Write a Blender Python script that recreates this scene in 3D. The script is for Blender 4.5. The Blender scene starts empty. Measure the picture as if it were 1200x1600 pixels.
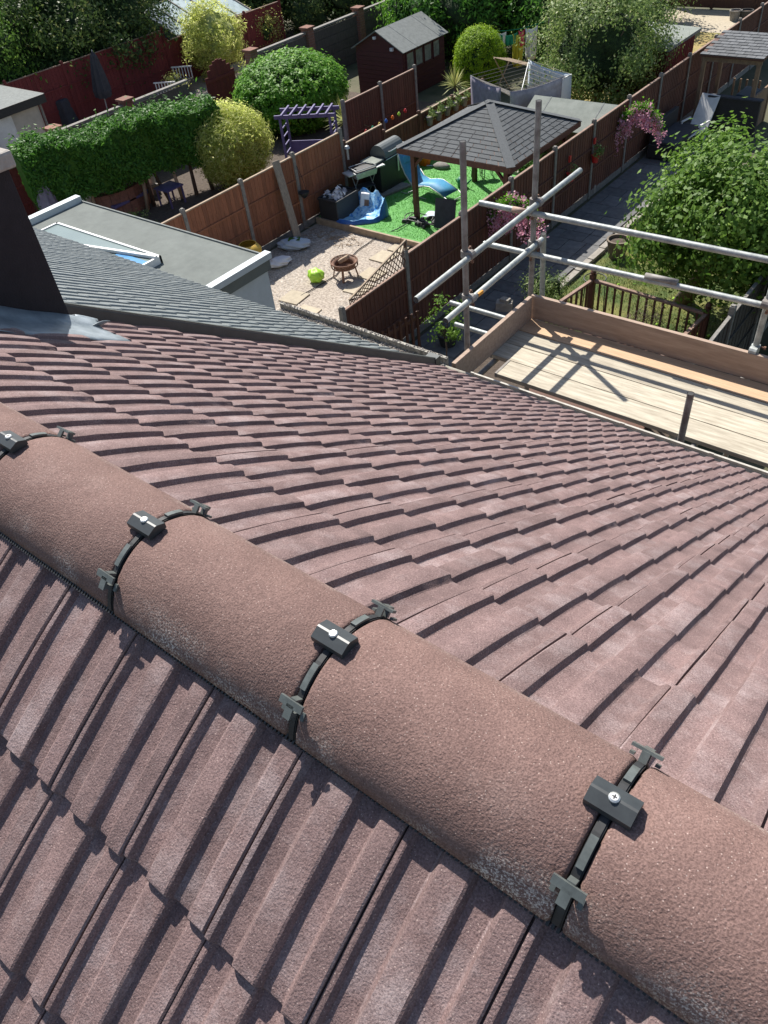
import bpy, math, random
import numpy as np
from mathutils import Vector, Matrix
random.seed(7); np.random.seed(7)
rad = math.radians
sc = bpy.context.scene

# ------------------------------------------------------------------ camera
FPX = 1210.0
PITCH, ROLL, YAW = rad(43.8), rad(7.5), rad(-43.0)
CAM = Vector((0.114, -0.462, 8.548))
_f = Vector((math.sin(YAW)*math.cos(PITCH), math.cos(YAW)*math.cos(PITCH), -math.sin(PITCH)))
_r = Vector((math.cos(YAW), -math.sin(YAW), 0)); _d = _f.cross(_r)
_r2 = math.cos(ROLL)*_r+math.sin(ROLL)*_d; _d2 = -math.sin(ROLL)*_r+math.cos(ROLL)*_d
cam = bpy.data.cameras.new('camera'); cam.sensor_fit = 'VERTICAL'; cam.sensor_height = 36; cam.lens = FPX/1600*36
cam.clip_start = .05; cam.clip_end = 2000
camo = bpy.data.objects.new('camera', cam); sc.collection.objects.link(camo); sc.camera = camo
camo.matrix_world = Matrix((( _r2.x, -_d2.x, -_f.x, CAM.x), (_r2.y, -_d2.y, -_f.y, CAM.y), (_r2.z, -_d2.z, -_f.z, CAM.z), (0, 0, 0, 1)))
# ------------------------------------------------------------------ light
SUN_EL, SUN_DIR = 49.5, Vector((-.852, .524, 0))
w = bpy.data.worlds.new('World'); sc.world = w; w.use_nodes = True
nt = w.node_tree; sky = nt.nodes.new('ShaderNodeTexSky'); sky.sky_type = 'NISHITA'; sky.sun_disc = False
sky.sun_elevation = rad(SUN_EL); sky.sun_rotation = math.atan2(SUN_DIR.x, SUN_DIR.y)
nt.links.new(sky.outputs[0], nt.nodes['Background'].inputs[0]); nt.nodes['Background'].inputs[1].default_value = .085
sl = bpy.data.lights.new('sun', 'SUN'); sl.energy = 4.8; sl.angle = rad(.53); sl.color = (1, .95, .88)
so = bpy.data.objects.new('sun', sl); sc.collection.objects.link(so)
sv = Vector((SUN_DIR.x*math.cos(rad(SUN_EL)), SUN_DIR.y*math.cos(rad(SUN_EL)), math.sin(rad(SUN_EL))))
so.rotation_euler = sv.to_track_quat('Z', 'Y').to_euler()
sc.view_settings.view_transform = 'Standard'; sc.view_settings.look = 'None'
sc.view_settings.exposure = .72; sc.view_settings.gamma = 1; sc.view_settings.use_curve_mapping = False

# ------------------------------------------------------------------ survey helpers: where a sight line meets a level, giving plain world coordinates
def ray(px, py): return ((px-600)*_r2+(py-800)*_d2+FPX*_f)
def G(px, py, h=0):
    r = ray(px, py); return CAM+r*((h-CAM.z)/r.z)
def mpp(p): return (Vector(p)-CAM).dot(_f)/FPX        # metres per photograph pixel at p
def proj(p):
    q = Vector(p)-CAM; z = q.dot(_f); return 600+FPX*q.dot(_r2)/z, 800+FPX*q.dot(_d2)/z, z

# ------------------------------------------------------------------ materials
def mat(name, c, rough=.8, c2=None, scale=6, bump=0, bscale=None, metal=0, island=0, obj=.0, stretch=None, spec=.5, detail=4, contrast=(.35, .65)):
    m = bpy.data.materials.new(name); m.use_nodes = True; n = m.node_tree.nodes; L = m.node_tree.links
    b = n['Principled BSDF']; b.inputs['Roughness'].default_value = rough; b.inputs['Metallic'].default_value = metal
    b.inputs['Specular IOR Level'].default_value = spec
    g = n.new('ShaderNodeNewGeometry'); pos = g.outputs['Position']
    if stretch:
        mp = n.new('ShaderNodeMapping'); mp.inputs['Scale'].default_value = stretch; L.new(pos, mp.inputs[0]); pos = mp.outputs[0]
    oi = n.new('ShaderNodeObjectInfo')
    nz = n.new('ShaderNodeTexNoise'); nz.inputs['Scale'].default_value = scale; nz.inputs['Detail'].default_value = detail; nz.inputs['Roughness'].default_value = .65
    L.new(pos, nz.inputs['Vector'])
    r = n.new('ShaderNodeValToRGB'); c2 = c2 or tuple(x*.7 for x in c)
    r.color_ramp.elements[0].position = contrast[0]; r.color_ramp.elements[1].position = contrast[1]
    r.color_ramp.elements[0].color = (*c2, 1); r.color_ramp.elements[1].color = (*c, 1)
    L.new(nz.outputs[0], r.inputs[0]); col = r.outputs[0]
    if island or obj:
        hs = n.new('ShaderNodeHueSaturation'); L.new(col, hs.inputs['Color'])
        a = n.new('ShaderNodeMath'); a.operation = 'ADD'; L.new(g.outputs['Random Per Island'], a.inputs[0]); L.new(oi.outputs['Random'], a.inputs[1])
        fr = n.new('ShaderNodeMath'); fr.operation = 'FRACT'; L.new(a.outputs[0], fr.inputs[0])
        mr = n.new('ShaderNodeMapRange'); amt = island or obj
        mr.inputs['To Min'].default_value = 1-amt; mr.inputs['To Max'].default_value = 1+amt
        L.new(fr.outputs[0], mr.inputs[0]); L.new(mr.outputs[0], hs.inputs['Value']); col = hs.outputs[0]
    L.new(col, b.inputs['Base Color'])
    if bump:
        nb = n.new('ShaderNodeTexNoise'); nb.inputs['Scale'].default_value = bscale or scale*4; nb.inputs['Detail'].default_value = 3; L.new(pos, nb.inputs['Vector'])
        bp = n.new('ShaderNodeBump'); bp.inputs['Strength'].default_value = 1; bp.inputs['Distance'].default_value = bump
        L.new(nb.outputs[0], bp.inputs['Height']); L.new(bp.outputs[0], b.inputs['Normal'])
    return m

def tile_mat(name, c, c2, bloom, grain=380, specks=True, rough=.85, spec=.35, var=.09, bumpd=.0012, salt=False, bloom_pos=(.5, .72)):
    m = bpy.data.materials.new(name); m.use_nodes = True; n = m.node_tree.nodes; L = m.node_tree.links
    b = n['Principled BSDF']; b.inputs['Roughness'].default_value = rough; b.inputs['Specular IOR Level'].default_value = spec
    g = n.new('ShaderNodeNewGeometry'); oi = n.new('ShaderNodeObjectInfo')
    a = n.new('ShaderNodeMath'); a.operation = 'ADD'; L.new(g.outputs['Random Per Island'], a.inputs[0]); L.new(oi.outputs['Random'], a.inputs[1])
    fr = n.new('ShaderNodeMath'); fr.operation = 'FRACT'; L.new(a.outputs[0], fr.inputs[0])
    off = n.new('ShaderNodeVectorMath'); off.operation = 'MULTIPLY_ADD'
    off.inputs[1].default_value = (37, 53, 71); L.new(fr.outputs[0], off.inputs[0]); L.new(g.outputs['Position'], off.inputs[2])
    def noise(s, d, v, rg=.6):
        z = n.new('ShaderNodeTexNoise'); z.inputs['Scale'].default_value = s; z.inputs['Detail'].default_value = d; z.inputs['Roughness'].default_value = rg; L.new(v, z.inputs['Vector']); return z.outputs[0]
    def ramp(v, p0, p1, a0=(0, 0, 0, 1), a1=(1, 1, 1, 1)):
        r = n.new('ShaderNodeValToRGB'); r.color_ramp.elements[0].position = p0; r.color_ramp.elements[1].position = p1
        r.color_ramp.elements[0].color = a0; r.color_ramp.elements[1].color = a1; L.new(v, r.inputs[0]); return r.outputs[0]
    def mix(f, x, y, bt='MIX'):
        q = n.new('ShaderNodeMix'); q.data_type = 'RGBA'; q.blend_type = bt
        if isinstance(f, float): q.inputs[0].default_value = f
        else: L.new(f, q.inputs[0])
        for s, v in ((6, x), (7, y)):
            if isinstance(v, tuple): q.inputs[s].default_value = (*v, 1)
            else: L.new(v, q.inputs[s])
        return q.outputs[2]
    P = g.outputs['Position']
    col = mix(ramp(noise(14, 5, off.outputs[0]), .35, .65), c2, c)
    blf = ramp(noise(5, 6, off.outputs[0], .7), *bloom_pos)
    col = mix(blf, col, bloom)
    gr = noise(grain, 2, P, .7)
    col = mix(ramp(gr, .32, .62, (.56, .55, .55, 1), (1.12, 1.1, 1.1, 1)), (0, 0, 0), col, 'MIX') if False else mix(1.0, col, ramp(gr, .36, .62, (.58, .56, .56, 1), (1.0, 1.0, 1.0, 1)), 'MULTIPLY')
    if specks:
        v = n.new('ShaderNodeTexVoronoi'); v.inputs['Scale'].default_value = grain*.45; L.new(P, v.inputs['Vector'])
        col = mix(ramp(v.outputs['Distance'], .07, .17, (1, 1, 1, 1), (0, 0, 0, 1)), col, mix(.5, col, (.62, .5, .44)))
        v2 = n.new('ShaderNodeTexVoronoi'); v2.inputs['Scale'].default_value = 55; L.new(P, v2.inputs['Vector'])
        col = mix(ramp(v2.outputs['Distance'], .04, .09, (1, 1, 1, 1), (0, 0, 0, 1)), col, mix(.6, col, (.05, .03, .03)))
    if salt:    # lime salt streaks that came out along the lower edge of the ridge tiles
        sp = n.new('ShaderNodeSeparateXYZ'); L.new(P, sp.inputs[0])
        mr = n.new('ShaderNodeMapRange'); mr.inputs[1].default_value = 7.52; mr.inputs[2].default_value = 7.565; mr.inputs[3].default_value = 1; mr.inputs[4].default_value = 0; L.new(sp.outputs[2], mr.inputs[0])
        mu = n.new('ShaderNodeMath'); mu.operation = 'MULTIPLY'; L.new(mr.outputs[0], mu.inputs[0]); L.new(ramp(noise(7, 3, P), .46, .6), mu.inputs[1])
        m2 = n.new('ShaderNodeMath'); m2.operation = 'MULTIPLY'; L.new(mu.outputs[0], m2.inputs[0]); L.new(ramp(noise(260, 3, P, .8), .5, .6), m2.inputs[1])
        col = mix(m2.outputs[0], col, (.66, .58, .52))
    hs = n.new('ShaderNodeHueSaturation'); L.new(col, hs.inputs['Color']); mr = n.new('ShaderNodeMapRange')
    mr.inputs[3].default_value = 1-var; mr.inputs[4].default_value = 1+var; L.new(fr.outputs[0], mr.inputs[0]); L.new(mr.outputs[0], hs.inputs['Value'])
    L.new(hs.outputs[0], b.inputs['Base Color'])
    bp = n.new('ShaderNodeBump'); bp.inputs['Distance'].default_value = bumpd; L.new(gr, bp.inputs['Height'])
    bp2 = n.new('ShaderNodeBump'); bp2.inputs['Distance'].default_value = bumpd*1.1; L.new(noise(grain*.16, 3, P), bp2.inputs['Height']); L.new(bp2.outputs[0], bp.inputs['Normal'])
    vg = n.new('ShaderNodeTexVoronoi'); vg.inputs['Scale'].default_value = grain*.75; L.new(P, vg.inputs['Vector'])
    bp3 = n.new('ShaderNodeBump'); bp3.invert = True; bp3.inputs['Distance'].default_value = bumpd*.4; L.new(vg.outputs['Distance'], bp3.inputs['Height']); L.new(bp.outputs[0], bp3.inputs['Normal'])
    L.new(bp3.outputs[0], b.inputs['Normal'])
    return m

def leaf_mat(name, c, c2, c3=None, trans=.35):
    m = bpy.data.materials.new(name); m.use_nodes = True; n = m.node_tree.nodes; L = m.node_tree.links
    b = n['Principled BSDF']; b.inputs['Roughness'].default_value = .5; b.inputs['Specular IOR Level'].default_value = .22
    g = n.new('ShaderNodeNewGeometry'); r = n.new('ShaderNodeValToRGB'); L.new(g.outputs['Random Per Island'], r.inputs[0])
    r.color_ramp.elements[0].color = (*c, 1); r.color_ramp.elements[1].color = (*c2, 1)
    if c3: e = r.color_ramp.elements.new(.93); e.color = (*c2, 1); r.color_ramp.elements[-1].position = .94; r.color_ramp.elements[-1].color = (*c3, 1)
    L.new(r.outputs[0], b.inputs['Base Color'])
    t = n.new('ShaderNodeBsdfTranslucent'); mx = n.new('ShaderNodeMixShader'); mx.inputs[0].default_value = trans
    L.new(r.outputs[0], t.inputs[0]); L.new(b.outputs[0], mx.inputs[1]); L.new(t.outputs[0], mx.inputs[2]); L.new(mx.outputs[0], n['Material Output'].inputs[0])
    return m

M = dict(
 tile=tile_mat('concrete_tile', (.255, .172, .163), (.19, .127, .121), (.38, .305, .3), var=.11, bloom_pos=(.5, .78), bumpd=.0013, grain=330),
 ridge=tile_mat('ridge_concrete', (.232, .145, .124), (.195, .12, .103), (.29, .2, .175), grain=330, salt=True, bumpd=.0015, bloom_pos=(.55, .85)),
 slate=tile_mat('grey_tile', (.235, .262, .262), (.2, .222, .222), (.28, .31, .31), grain=260, specks=False, rough=.42, spec=.6, bumpd=.0004),
 deck=mat('underlay', (.03, .025, .025)),
 black=mat('black_plastic', (.016, .017, .018), .6, (.03, .031, .032), 40),
 greyplastic=mat('weathered_plastic', (.12, .135, .128), .42, (.085, .095, .09), 60),
 screw=mat('zinc_screw', (.75, .75, .72), .35, metal=.7), screwdark=mat('recess_shade', (.05, .05, .05)),  # screwdark: shade of slots and tube ends put into a near-black colour
 lead=mat('lead', (.26, .3, .33), .5, (.15, .18, .2), 9, .003, 30, metal=.1),
 leadold=mat('old_lead', (.09, .1, .11), .6, (.05, .055, .06), 9, .003, 30),
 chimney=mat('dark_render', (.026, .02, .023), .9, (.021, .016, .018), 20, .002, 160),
 cap=mat('mortar', (.42, .39, .35), .9, (.3, .27, .24), 14, .004, 60),
 strip=mat('verge_strip', (.06, .068, .068), .5, (.05, .056, .056), 14),
 gutter=mat('stone_gutter', (.36, .34, .29), .8, (.16, .15, .13), 30, .003, 90, contrast=(.4, .6)),
 upvc=mat('gutter_plastic', (.5, .47, .41), .55, (.34, .32, .27), 18),
 brick=mat('brick', (.26, .12, .08), .9, (.16, .08, .06), 14, .003, 70, island=.15),
 render=mat('cream_render', (.5, .46, .4), .9, (.4, .37, .32), 3),
 galv=mat('galvanised', (.42, .44, .42), .5, (.25, .27, .26), 16, .0006, 120, metal=.25, obj=.08),
 galvold=mat('old_scaffold', (.27, .255, .235), .65, (.17, .15, .135), 10, .0008, 90, metal=.12, contrast=(.4, .6)),
 rust=mat('rust', (.24, .12, .07), .8, (.12, .07, .05), 60), orange=mat('orange_paint', (.75, .33, .04), .5),
 board=mat('scaffold_plank', (.56, .51, .4), .85, (.31, .265, .2), 4, .0015, 20, stretch=(1, 9, 9), obj=.12, contrast=(.3, .7)),
 boardnew=mat('new_plank', (.58, .4, .25), .85, (.42, .28, .17), 5, .0015, 20, stretch=(1, 14, 14), contrast=(.3, .7)),
 toe=mat('toe_plank', (.42, .315, .24), .85, (.28, .2, .15), 4, .0015, 18, stretch=(1, 9, 9), contrast=(.3, .7)),
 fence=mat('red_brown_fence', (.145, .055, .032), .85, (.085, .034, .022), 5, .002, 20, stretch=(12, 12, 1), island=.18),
 fencelit=mat('lit_brown_fence', (.3, .12, .06), .85, (.19, .075, .04), 5, .002, 20, stretch=(12, 12, 1), island=.18),  # brighter copy of fence; bounced light on it is put into the colour
 fencered=mat('red_stained_fence', (.17, .028, .026), .85, (.12, .02, .02), 4, .002, 20, stretch=(3, 3, 9), island=.12),
 fencegrey=mat('grey_weathered_wood', (.12, .105, .09), .9, (.06, .052, .045), 5, .002, 20, stretch=(10, 10, 1), island=.15),
 cap_wood=mat('fence_cap', (.3, .2, .15), .85, (.2, .13, .1), 8),
 conc=mat('fence_concrete', (.25, .235, .21), .9, (.16, .15, .135), 12, .002, 60),
 palewood=mat('pale_wood', (.38, .29, .2), .85, (.27, .2, .14), 7),
 darkwood=mat('dark_stained_wood', (.12, .05, .028), .7, (.075, .032, .02), 8, stretch=(4, 4, 1)),
 felt=mat('roofing_felt', (.2, .215, .205), .9, (.15, .162, .155), 9, .002, 200),
 felt2=mat('green_felt', (.235, .255, .225), .9, (.18, .2, .175), 4, .002, 150),
 shingle=mat('felt_shingle', (.088, .096, .1), .85, (.06, .066, .07), 30, .002, 200, obj=.16),
 white=mat('white_paint', (.74, .74, .72), .5, (.62, .62, .6), 5), paleblue=mat('pale_wall', (.5, .55, .57), .6, (.44, .49, .5), 5),
 glass=mat('tinted_glass', (.12, .175, .16), .25, (.1, .15, .14), 2, spec=.9), blueglass=mat('blue_blind', (.1, .3, .55), .2, (.08, .25, .48), 5),
 turf=mat('artificial_grass', (.12, .36, .08), .8, (.08, .27, .06), 6, .01, 90),
 gravel=mat('gravel', (.45, .39, .32), .95, (.24, .2, .165), 18, .012, 60, contrast=(.38, .6)),
 soil=mat('soil', (.1, .075, .055), .95, (.055, .04, .03), 10, .02, 30), slab=mat('sand_slab', (.44, .38, .28), .9, (.36, .31, .23), 8, .002, 90, obj=.08),
 paving=mat('grey_paving', (.15, .15, .15), .85, (.10, .10, .10), 7, .002, 80, obj=.14),
 lawn=mat('lawn', (.17, .17, .045), .95, (.055, .095, .02), 1.1, .02, 60, contrast=(.4, .62)),
 drylawn=mat('dry_lawn', (.42, .3, .12), .95, (.2, .2, .06), 1.2, .02, 60), ground=mat('ground', (.11, .10, .06), .95, (.05, .06, .025), .8),
 kerb=mat('kerb_stone', (.34, .31, .27), .9, (.24, .22, .19), 10, .002, 60, obj=.1),
 blue=mat('blue_mesh', (.06, .3, .5), .6, (.045, .23, .42), 9), poolblue=mat('pool_vinyl', (.05, .25, .6), .3, (.35, .6, .8), 14, contrast=(.5, .58)), pooldeep=mat('pool_side', (.03, .13, .45), .35),
 steel=mat('stainless', (.5, .52, .52), .45, (.4, .41, .41), 20, metal=.35), orangep=mat('orange_plastic', (.85, .17, .01), .4), green=mat('green_plastic', (.02, .2, .12), .5), lime=mat('lime_plastic', (.42, .72, .06), .5, (.3, .55, .04), 10),
 yellow=mat('yellow_paint', (.65, .42, .06), .5), red=mat('red_plastic', (.6, .03, .03), .4), teracotta=mat('clay_pot', (.2, .16, .12), .9), cloth=mat('white_cloth', (.72, .72, .72), .9, (.6, .6, .62), 6), blanket=mat('striped_cloth', (.46, .52, .58), .9, (.4, .46, .52), 4), mauvecloth=mat('mauve_cloth', (.42, .38, .4), .9), ycloth=mat('yellow_cloth', (.55, .5, .04), .9), gcloth=mat('green_cloth', (.02, .3, .17), .9), rcloth=mat('pink_cloth', (.7, .08, .15), .9),
 purple=mat('purple_paint', (.12, .1, .22), .7, (.09, .075, .17), 6), darkcloth=mat('dark_fabric', (.045, .047, .058), .85), parasol=mat('grey_fabric', (.22, .2, .25), .9), rattan=mat('dark_rattan', (.035, .033, .035), .7, (.02, .02, .02), 40), maroon=mat('maroon_boards', (.085, .018, .02), .7, (.06, .014, .015), 5, stretch=(1, 1, 8)),
 shingle2=mat('pale_shingle', (.13, .135, .14), .85, (.085, .09, .095), 12, obj=.25), palewood2=mat('treated_wood', (.26, .17, .1), .85, (.17, .11, .07), 6, stretch=(4, 4, 1)), pooldark=mat('dark_teal_cloth', (.012, .03, .045), .7), paleglass=mat('greenhouse_glass', (.42, .5, .5), .15, (.3, .38, .38), 3, spec=.8), bluegrey=mat('blue_grey_paint', (.07, .12, .22), .6),
 sleevepink=mat('faded_red_tape', (.4, .26, .2), .7, (.28, .2, .16), 30),
 oldplank=mat('weathered_plank', (.32, .27, .21), .9, (.2, .165, .13), 5, stretch=(9, 9, 1)),
 flatfelt=mat('mineral_felt', (.155, .172, .158), .9, (.115, .128, .118), 3.5, .002, 200, contrast=(.3, .7)),
 bark=mat('bark', (.12, .085, .06), .95, (.06, .045, .032), 12, .01, 40), netting=mat('debris_net', (.05, .055, .055), .8, (.03, .033, .033), 9),
 l_apple=leaf_mat('apple_leaf', (.07, .15, .02), (.18, .31, .05), (.25, .38, .08), trans=.42),
 l_pale=leaf_mat('pale_leaf', (.13, .21, .055), (.27, .36, .11), (.48, .5, .25), trans=.42),
 l_willow=leaf_mat('variegated_leaf', (.42, .5, .1), (.76, .78, .28), (.85, .82, .42), trans=.68),
 l_dark=leaf_mat('dark_leaf', (.035, .07, .02), (.10, .155, .04), (.25, .28, .09)),
 l_box=leaf_mat('glossy_leaf', (.08, .22, .015), (.19, .42, .04), (.4, .62, .12), trans=.5),
 l_lime=leaf_mat('lime_conifer', (.18, .32, .012), (.38, .55, .03), trans=.5),
 l_hedge=leaf_mat('hedge_spray', (.035, .11, .018), (.11, .27, .035), trans=.4),
 l_yucca=leaf_mat('yucca_blade', (.2, .25, .06), (.45, .45, .16)), l_pink=leaf_mat('pink_blossom', (.7, .28, .42), (.85, .55, .64)), l_yellow=leaf_mat('yellow_flower', (.5, .42, .05), (.6, .5, .1)),
 l_core=mat('crown_shade', (.03, .06, .015), .95, (.012, .028, .008), 9, .05, 25),  # dark green fill; shade between the leaves is put into its colour
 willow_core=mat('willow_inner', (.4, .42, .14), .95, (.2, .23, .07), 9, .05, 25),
 l_grass=leaf_mat('grass_blade', (.1, .15, .03), (.22, .24, .07), (.45, .38, .17)), l_stone=mat('pebble', (.52, .47, .41), .9, (.27, .24, .21), 9, island=.35),
)

# ------------------------------------------------------------------ mesh helpers
class MB:
    def __init__(s): s.v = []; s.f = []
    def add(s, vs, fs):
        o = len(s.v); s.v += [tuple(v) for v in vs]; s.f += [tuple(i+o for i in f) for f in fs]; return s
    def box(s, c, d, R=None, taper=1):
        x, y, z = d[0]/2, d[1]/2, d[2]/2; c = Vector(c); vs = []
        for sz in (-1, 1):
            t = taper if sz > 0 else 1
            for sx, sy in ((-1, -1), (1, -1), (1, 1), (-1, 1)):
                p = Vector((sx*x*t, sy*y*t, sz*z))
                vs.append(c+(R @ p if R else p))
        return s.add(vs, [(3, 2, 1, 0), (4, 5, 6, 7), (0, 1, 5, 4), (1, 2, 6, 5), (2, 3, 7, 6), (3, 0, 4, 7)])
    def bar(s, a, b, w, h=None, up=(0, 0, 1)):
        a = Vector(a); b = Vector(b); h = h or w; x = (b-a).normalized(); u = Vector(up)
        y = u.cross(x)
        if y.length < .01: y = Vector((0, 1, 0)).cross(x)
        y.normalize(); z = x.cross(y)
        return s.box((a+b)/2, ((b-a).length, w, h), Matrix((x, y, z)).transposed())
    def tube(s, pts, r, n=8, cap=True):
        pts = [Vector(p) for p in pts]; rs = r if isinstance(r, (list, tuple)) else [r]*len(pts)
        o = len(s.v); pd = None
        for i, p in enumerate(pts):
            d = (pts[min(i+1, len(pts)-1)]-pts[max(i-1, 0)]).normalized()
            if pd is None:
                a = Vector((0, 0, 1)) if abs(d.z) < .9 else Vector((1, 0, 0)); u = d.cross(a).normalized()
            else: u = (u-d*u.dot(d)).normalized()
            vv = d.cross(u); pd = d
            for k in range(n):
                t = 2*math.pi*k/n; s.v.append(tuple(p+(u*math.cos(t)+vv*math.sin(t))*rs[i]))
        for i in range(len(pts)-1):
            for k in range(n):
                a = o+i*n+k; b = o+i*n+(k+1) % n; s.f.append((a, b, b+n, a+n))
        if cap: s.f.append(tuple(o+k for k in range(n))[::-1]); s.f.append(tuple(o+(len(pts)-1)*n+k for k in range(n)))
        return s
    def lathe(s, c, prof, n=16, sx=1, sy=1, closed=True):
        o = len(s.v); c = Vector(c)
        for r, z in prof:
            for k in range(n):
                t = 2*math.pi*k/n; s.v.append((c.x+r*math.cos(t)*sx, c.y+r*math.sin(t)*sy, c.z+z))
        for i in range(len(prof)-1):
            for k in range(n):
                a = o+i*n+k; b = o+i*n+(k+1) % n; s.f.append((a, b, b+n, a+n))
        if closed:
            s.f.append(tuple(o+k for k in range(n))[::-1]); s.f.append(tuple(o+(len(prof)-1)*n+k for k in range(n)))
        return s
    def sheet(s, rows, th=0):
        o = len(s.v); n = len(rows[0])
        for r in rows: s.v += [tuple(p) for p in r]
        for i in range(len(rows)-1):
            for j in range(n-1): a = o+i*n+j; s.f.append((a, a+1, a+n+1, a+n))
        return s
    def mesh(s, name, smooth=False):
        m = bpy.data.meshes.new(name); m.from_pydata(s.v, [], s.f)
        if smooth: m.polygons.foreach_set('use_smooth', [True]*len(m.polygons))
        m.update(); return m
def link(name, me, material, parent=None, mw=None):
    o = bpy.data.objects.new(name, me); sc.collection.objects.link(o)
    if material is not None and not me.materials: me.materials.append(M[material] if isinstance(material, str) else material)
    if parent: o.parent = parent
    if mw is not None: o.matrix_basis = mw
    return o
def part(name, mb, material, parent=None, smooth=False, bevel=0, solid=0):
    o = link(name, mb.mesh(name, smooth), material, parent)
    if solid: md = o.modifiers.new('s', 'SOLIDIFY'); md.thickness = solid; md.offset = 0
    if bevel: md = o.modifiers.new('b', 'BEVEL'); md.width = bevel; md.segments = 2; md.limit_method = 'ANGLE'
    return o
def tag(o, label, cat, group=None, kind=None):
    o['label'] = label; o['category'] = cat
    if group: o['group'] = group
    if kind: o['kind'] = kind
    return o
def thing(name, label, cat, loc=(0, 0, 0), rz=0, group=None):
    o = bpy.data.objects.new(name, None); sc.collection.objects.link(o); o.location = loc; o.rotation_euler = (0, 0, rz); o.empty_display_size = .2
    return tag(o, label, cat, group)
def struct(name, mb, material, kind='structure', parent=None, smooth=False):
    o = part(name, mb, material, parent, smooth)
    if kind and not parent: o['kind'] = kind
    return o
def npmesh(name, V, F, smooth=False):
    m = bpy.data.meshes.new(name); V = np.asarray(V, np.float32); F = np.asarray(F, np.int32); k = F.shape[1]
    m.vertices.add(len(V)); m.vertices.foreach_set('co', V.ravel()); m.loops.add(F.size); m.loops.foreach_set('vertex_index', F.ravel())
    m.polygons.add(len(F)); m.polygons.foreach_set('loop_start', np.arange(0, F.size, k, dtype=np.int32)); m.polygons.foreach_set('loop_total', np.full(len(F), k, np.int32))
    if smooth: m.polygons.foreach_set('use_smooth', np.ones(len(F), bool))
    m.update(); m.validate(); return m

# ------------------------------------------------------------------ roof geometry
RZ = 7.6; TP = math.tan(rad(34)); CP, SP = math.cos(rad(34)), math.sin(rad(34))
TW, GA, TL = .2, .2685, .387
def plane_z(y): return RZ-.122-(abs(y)-.13)*TP
PROF = [(0, .009), (0, .0145), (.003, .017), (.034, .0175), (.0375, .0158), (.0435, .0022), (.047, 0), (.078, 0), (.082, .0015), (.088, .0148), (.092, .017), (.132, .0175), (.1355, .0158), (.1425, .0022), (.146, 0), (.177, 0), (.180, .0012), (.1875, .0118), (.190, .0128), (.1970, .0130), (.1985, .0035), (.2035, .0035)]
def tile_mesh(name, seed, hum=.84, th=.0115, camber=.006):
    rnd = random.Random(seed); V = []; F = []; n = len(PROF)
    vs = [0, .1, .19, .27, .34, .376, .384, TL]
    for i, v in enumerate(vs):
        base = .0265*v/TL+camber*math.sin(math.pi*min(1, v/TL))
        drop = (0, 0, 0, 0, 0, 0, .0012, .0045)[i]
        for x, z in PROF: V.append((x, v, base+z*hum-drop+rnd.uniform(-.0004, .0004)))
    for i in range(len(vs)-1):
        for k in range(n-1): a = i*n+k; F.append((a, a+1, a+n+1, a+n))
    o = len(V); l = (len(vs)-1)*n
    for k in range(n): x, y, z = V[l+k]; V.append((x, TL-.001, z-th))
    for k in range(n-1): F.append((l+k, l+k+1, o+k+1, o+k))
    o2 = len(V)
    for k in range(n): x, y, z = V[k]; V.append((x, 0, z-th))
    for k in range(n-1): F.append((o+k, o+k+1, o2+k+1, o2+k))
    s = len(V)          # left side wall of the roll
    for i in range(len(vs)): x, y, z = V[i*n]; V.append((x, y, z-th))
    for i in range(len(vs)-1): F.append((i*n, (i+1)*n, s+i+1, s+i))
    m = bpy.data.meshes.new(name); m.from_pydata(V, [], F); m.update()
    m.polygons.foreach_set('use_smooth', [True]*len(F)); m.set_sharp_from_angle(angle=rad(24))
    return m, np.array(V), F
def slope_matrix(side):
    if side > 0: return Matrix(((1, 0, 0), (0, CP, SP), (0, -SP, CP)))
    return Matrix(((-1, 0, 0), (0, -CP, -SP), (0, -SP, CP)))
def lay_tiles(parent_of, specs, meshes, matname, limit, house, tilename='roof_tile'):
    """specs: list of (side, x_left_local_origin, course)"""
    items = []
    for side, x, c in specs:
        nose = .2672+GA*(c) if side > 0 else .276+GA*c
        y0 = .132 if side > 0 else .14
        s0 = nose-TL
        yy = y0+s0*CP; zz = RZ-.122+.13*TP-yy*TP-(.024 if side < 0 else 0)
        R = slope_matrix(side)
        j = Matrix.Rotation(random.gauss(0, .0035), 3, 'Z') @ Matrix.Rotation(random.gauss(0, .0025), 3, 'Y') @ Matrix.Rotation(random.gauss(0, .0025), 3, 'X')
        o = Vector((x+random.gauss(0, .0008), side*yy, zz))+R @ Vector((0, random.gauss(0, .0015), abs(random.gauss(0, .0008))))
        mw = Matrix.Translation(o) @ (R @ j).to_4x4()
        ctr = mw @ Vector((.1, .3, .03)); px, py, d = proj(ctr)
        vis = -60 < px < 1260 and -60 < py < 1660
        items.append(((0 if vis else 1), d, mw, side))
    items.sort(key=lambda t: (t[0], t[1]))
    rest = {1: [], -1: []}
    for i, (v, d, mw, side) in enumerate(items):
        me = random.choice(meshes[side])
        if i < limit: link(tilename, me[0], matname, parent_of[side], mw)
        else: rest[side].append((mw, me))
    for side, L in rest.items():
        if not L: continue
        VV = []; FF = []; o = 0; sm = []
        for mw, me in L:
            A = np.array(mw); V = me[1] @ A[:3, :3].T+A[:3, 3]; VV.append(V)
            FF += [tuple(i+o for i in f) for f in me[2]]; o += len(V)
        m = bpy.data.meshes.new('distant_tiles'); m.from_pydata(np.vstack(VV).tolist(), [], FF); m.polygons.foreach_set('use_smooth', [True]*len(FF)); m.update(); m.set_sharp_from_angle(angle=rad(24))
        ob = link('distant_tiles', m, matname, parent_of[side]); ob['kind'] = 'stuff'
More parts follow.
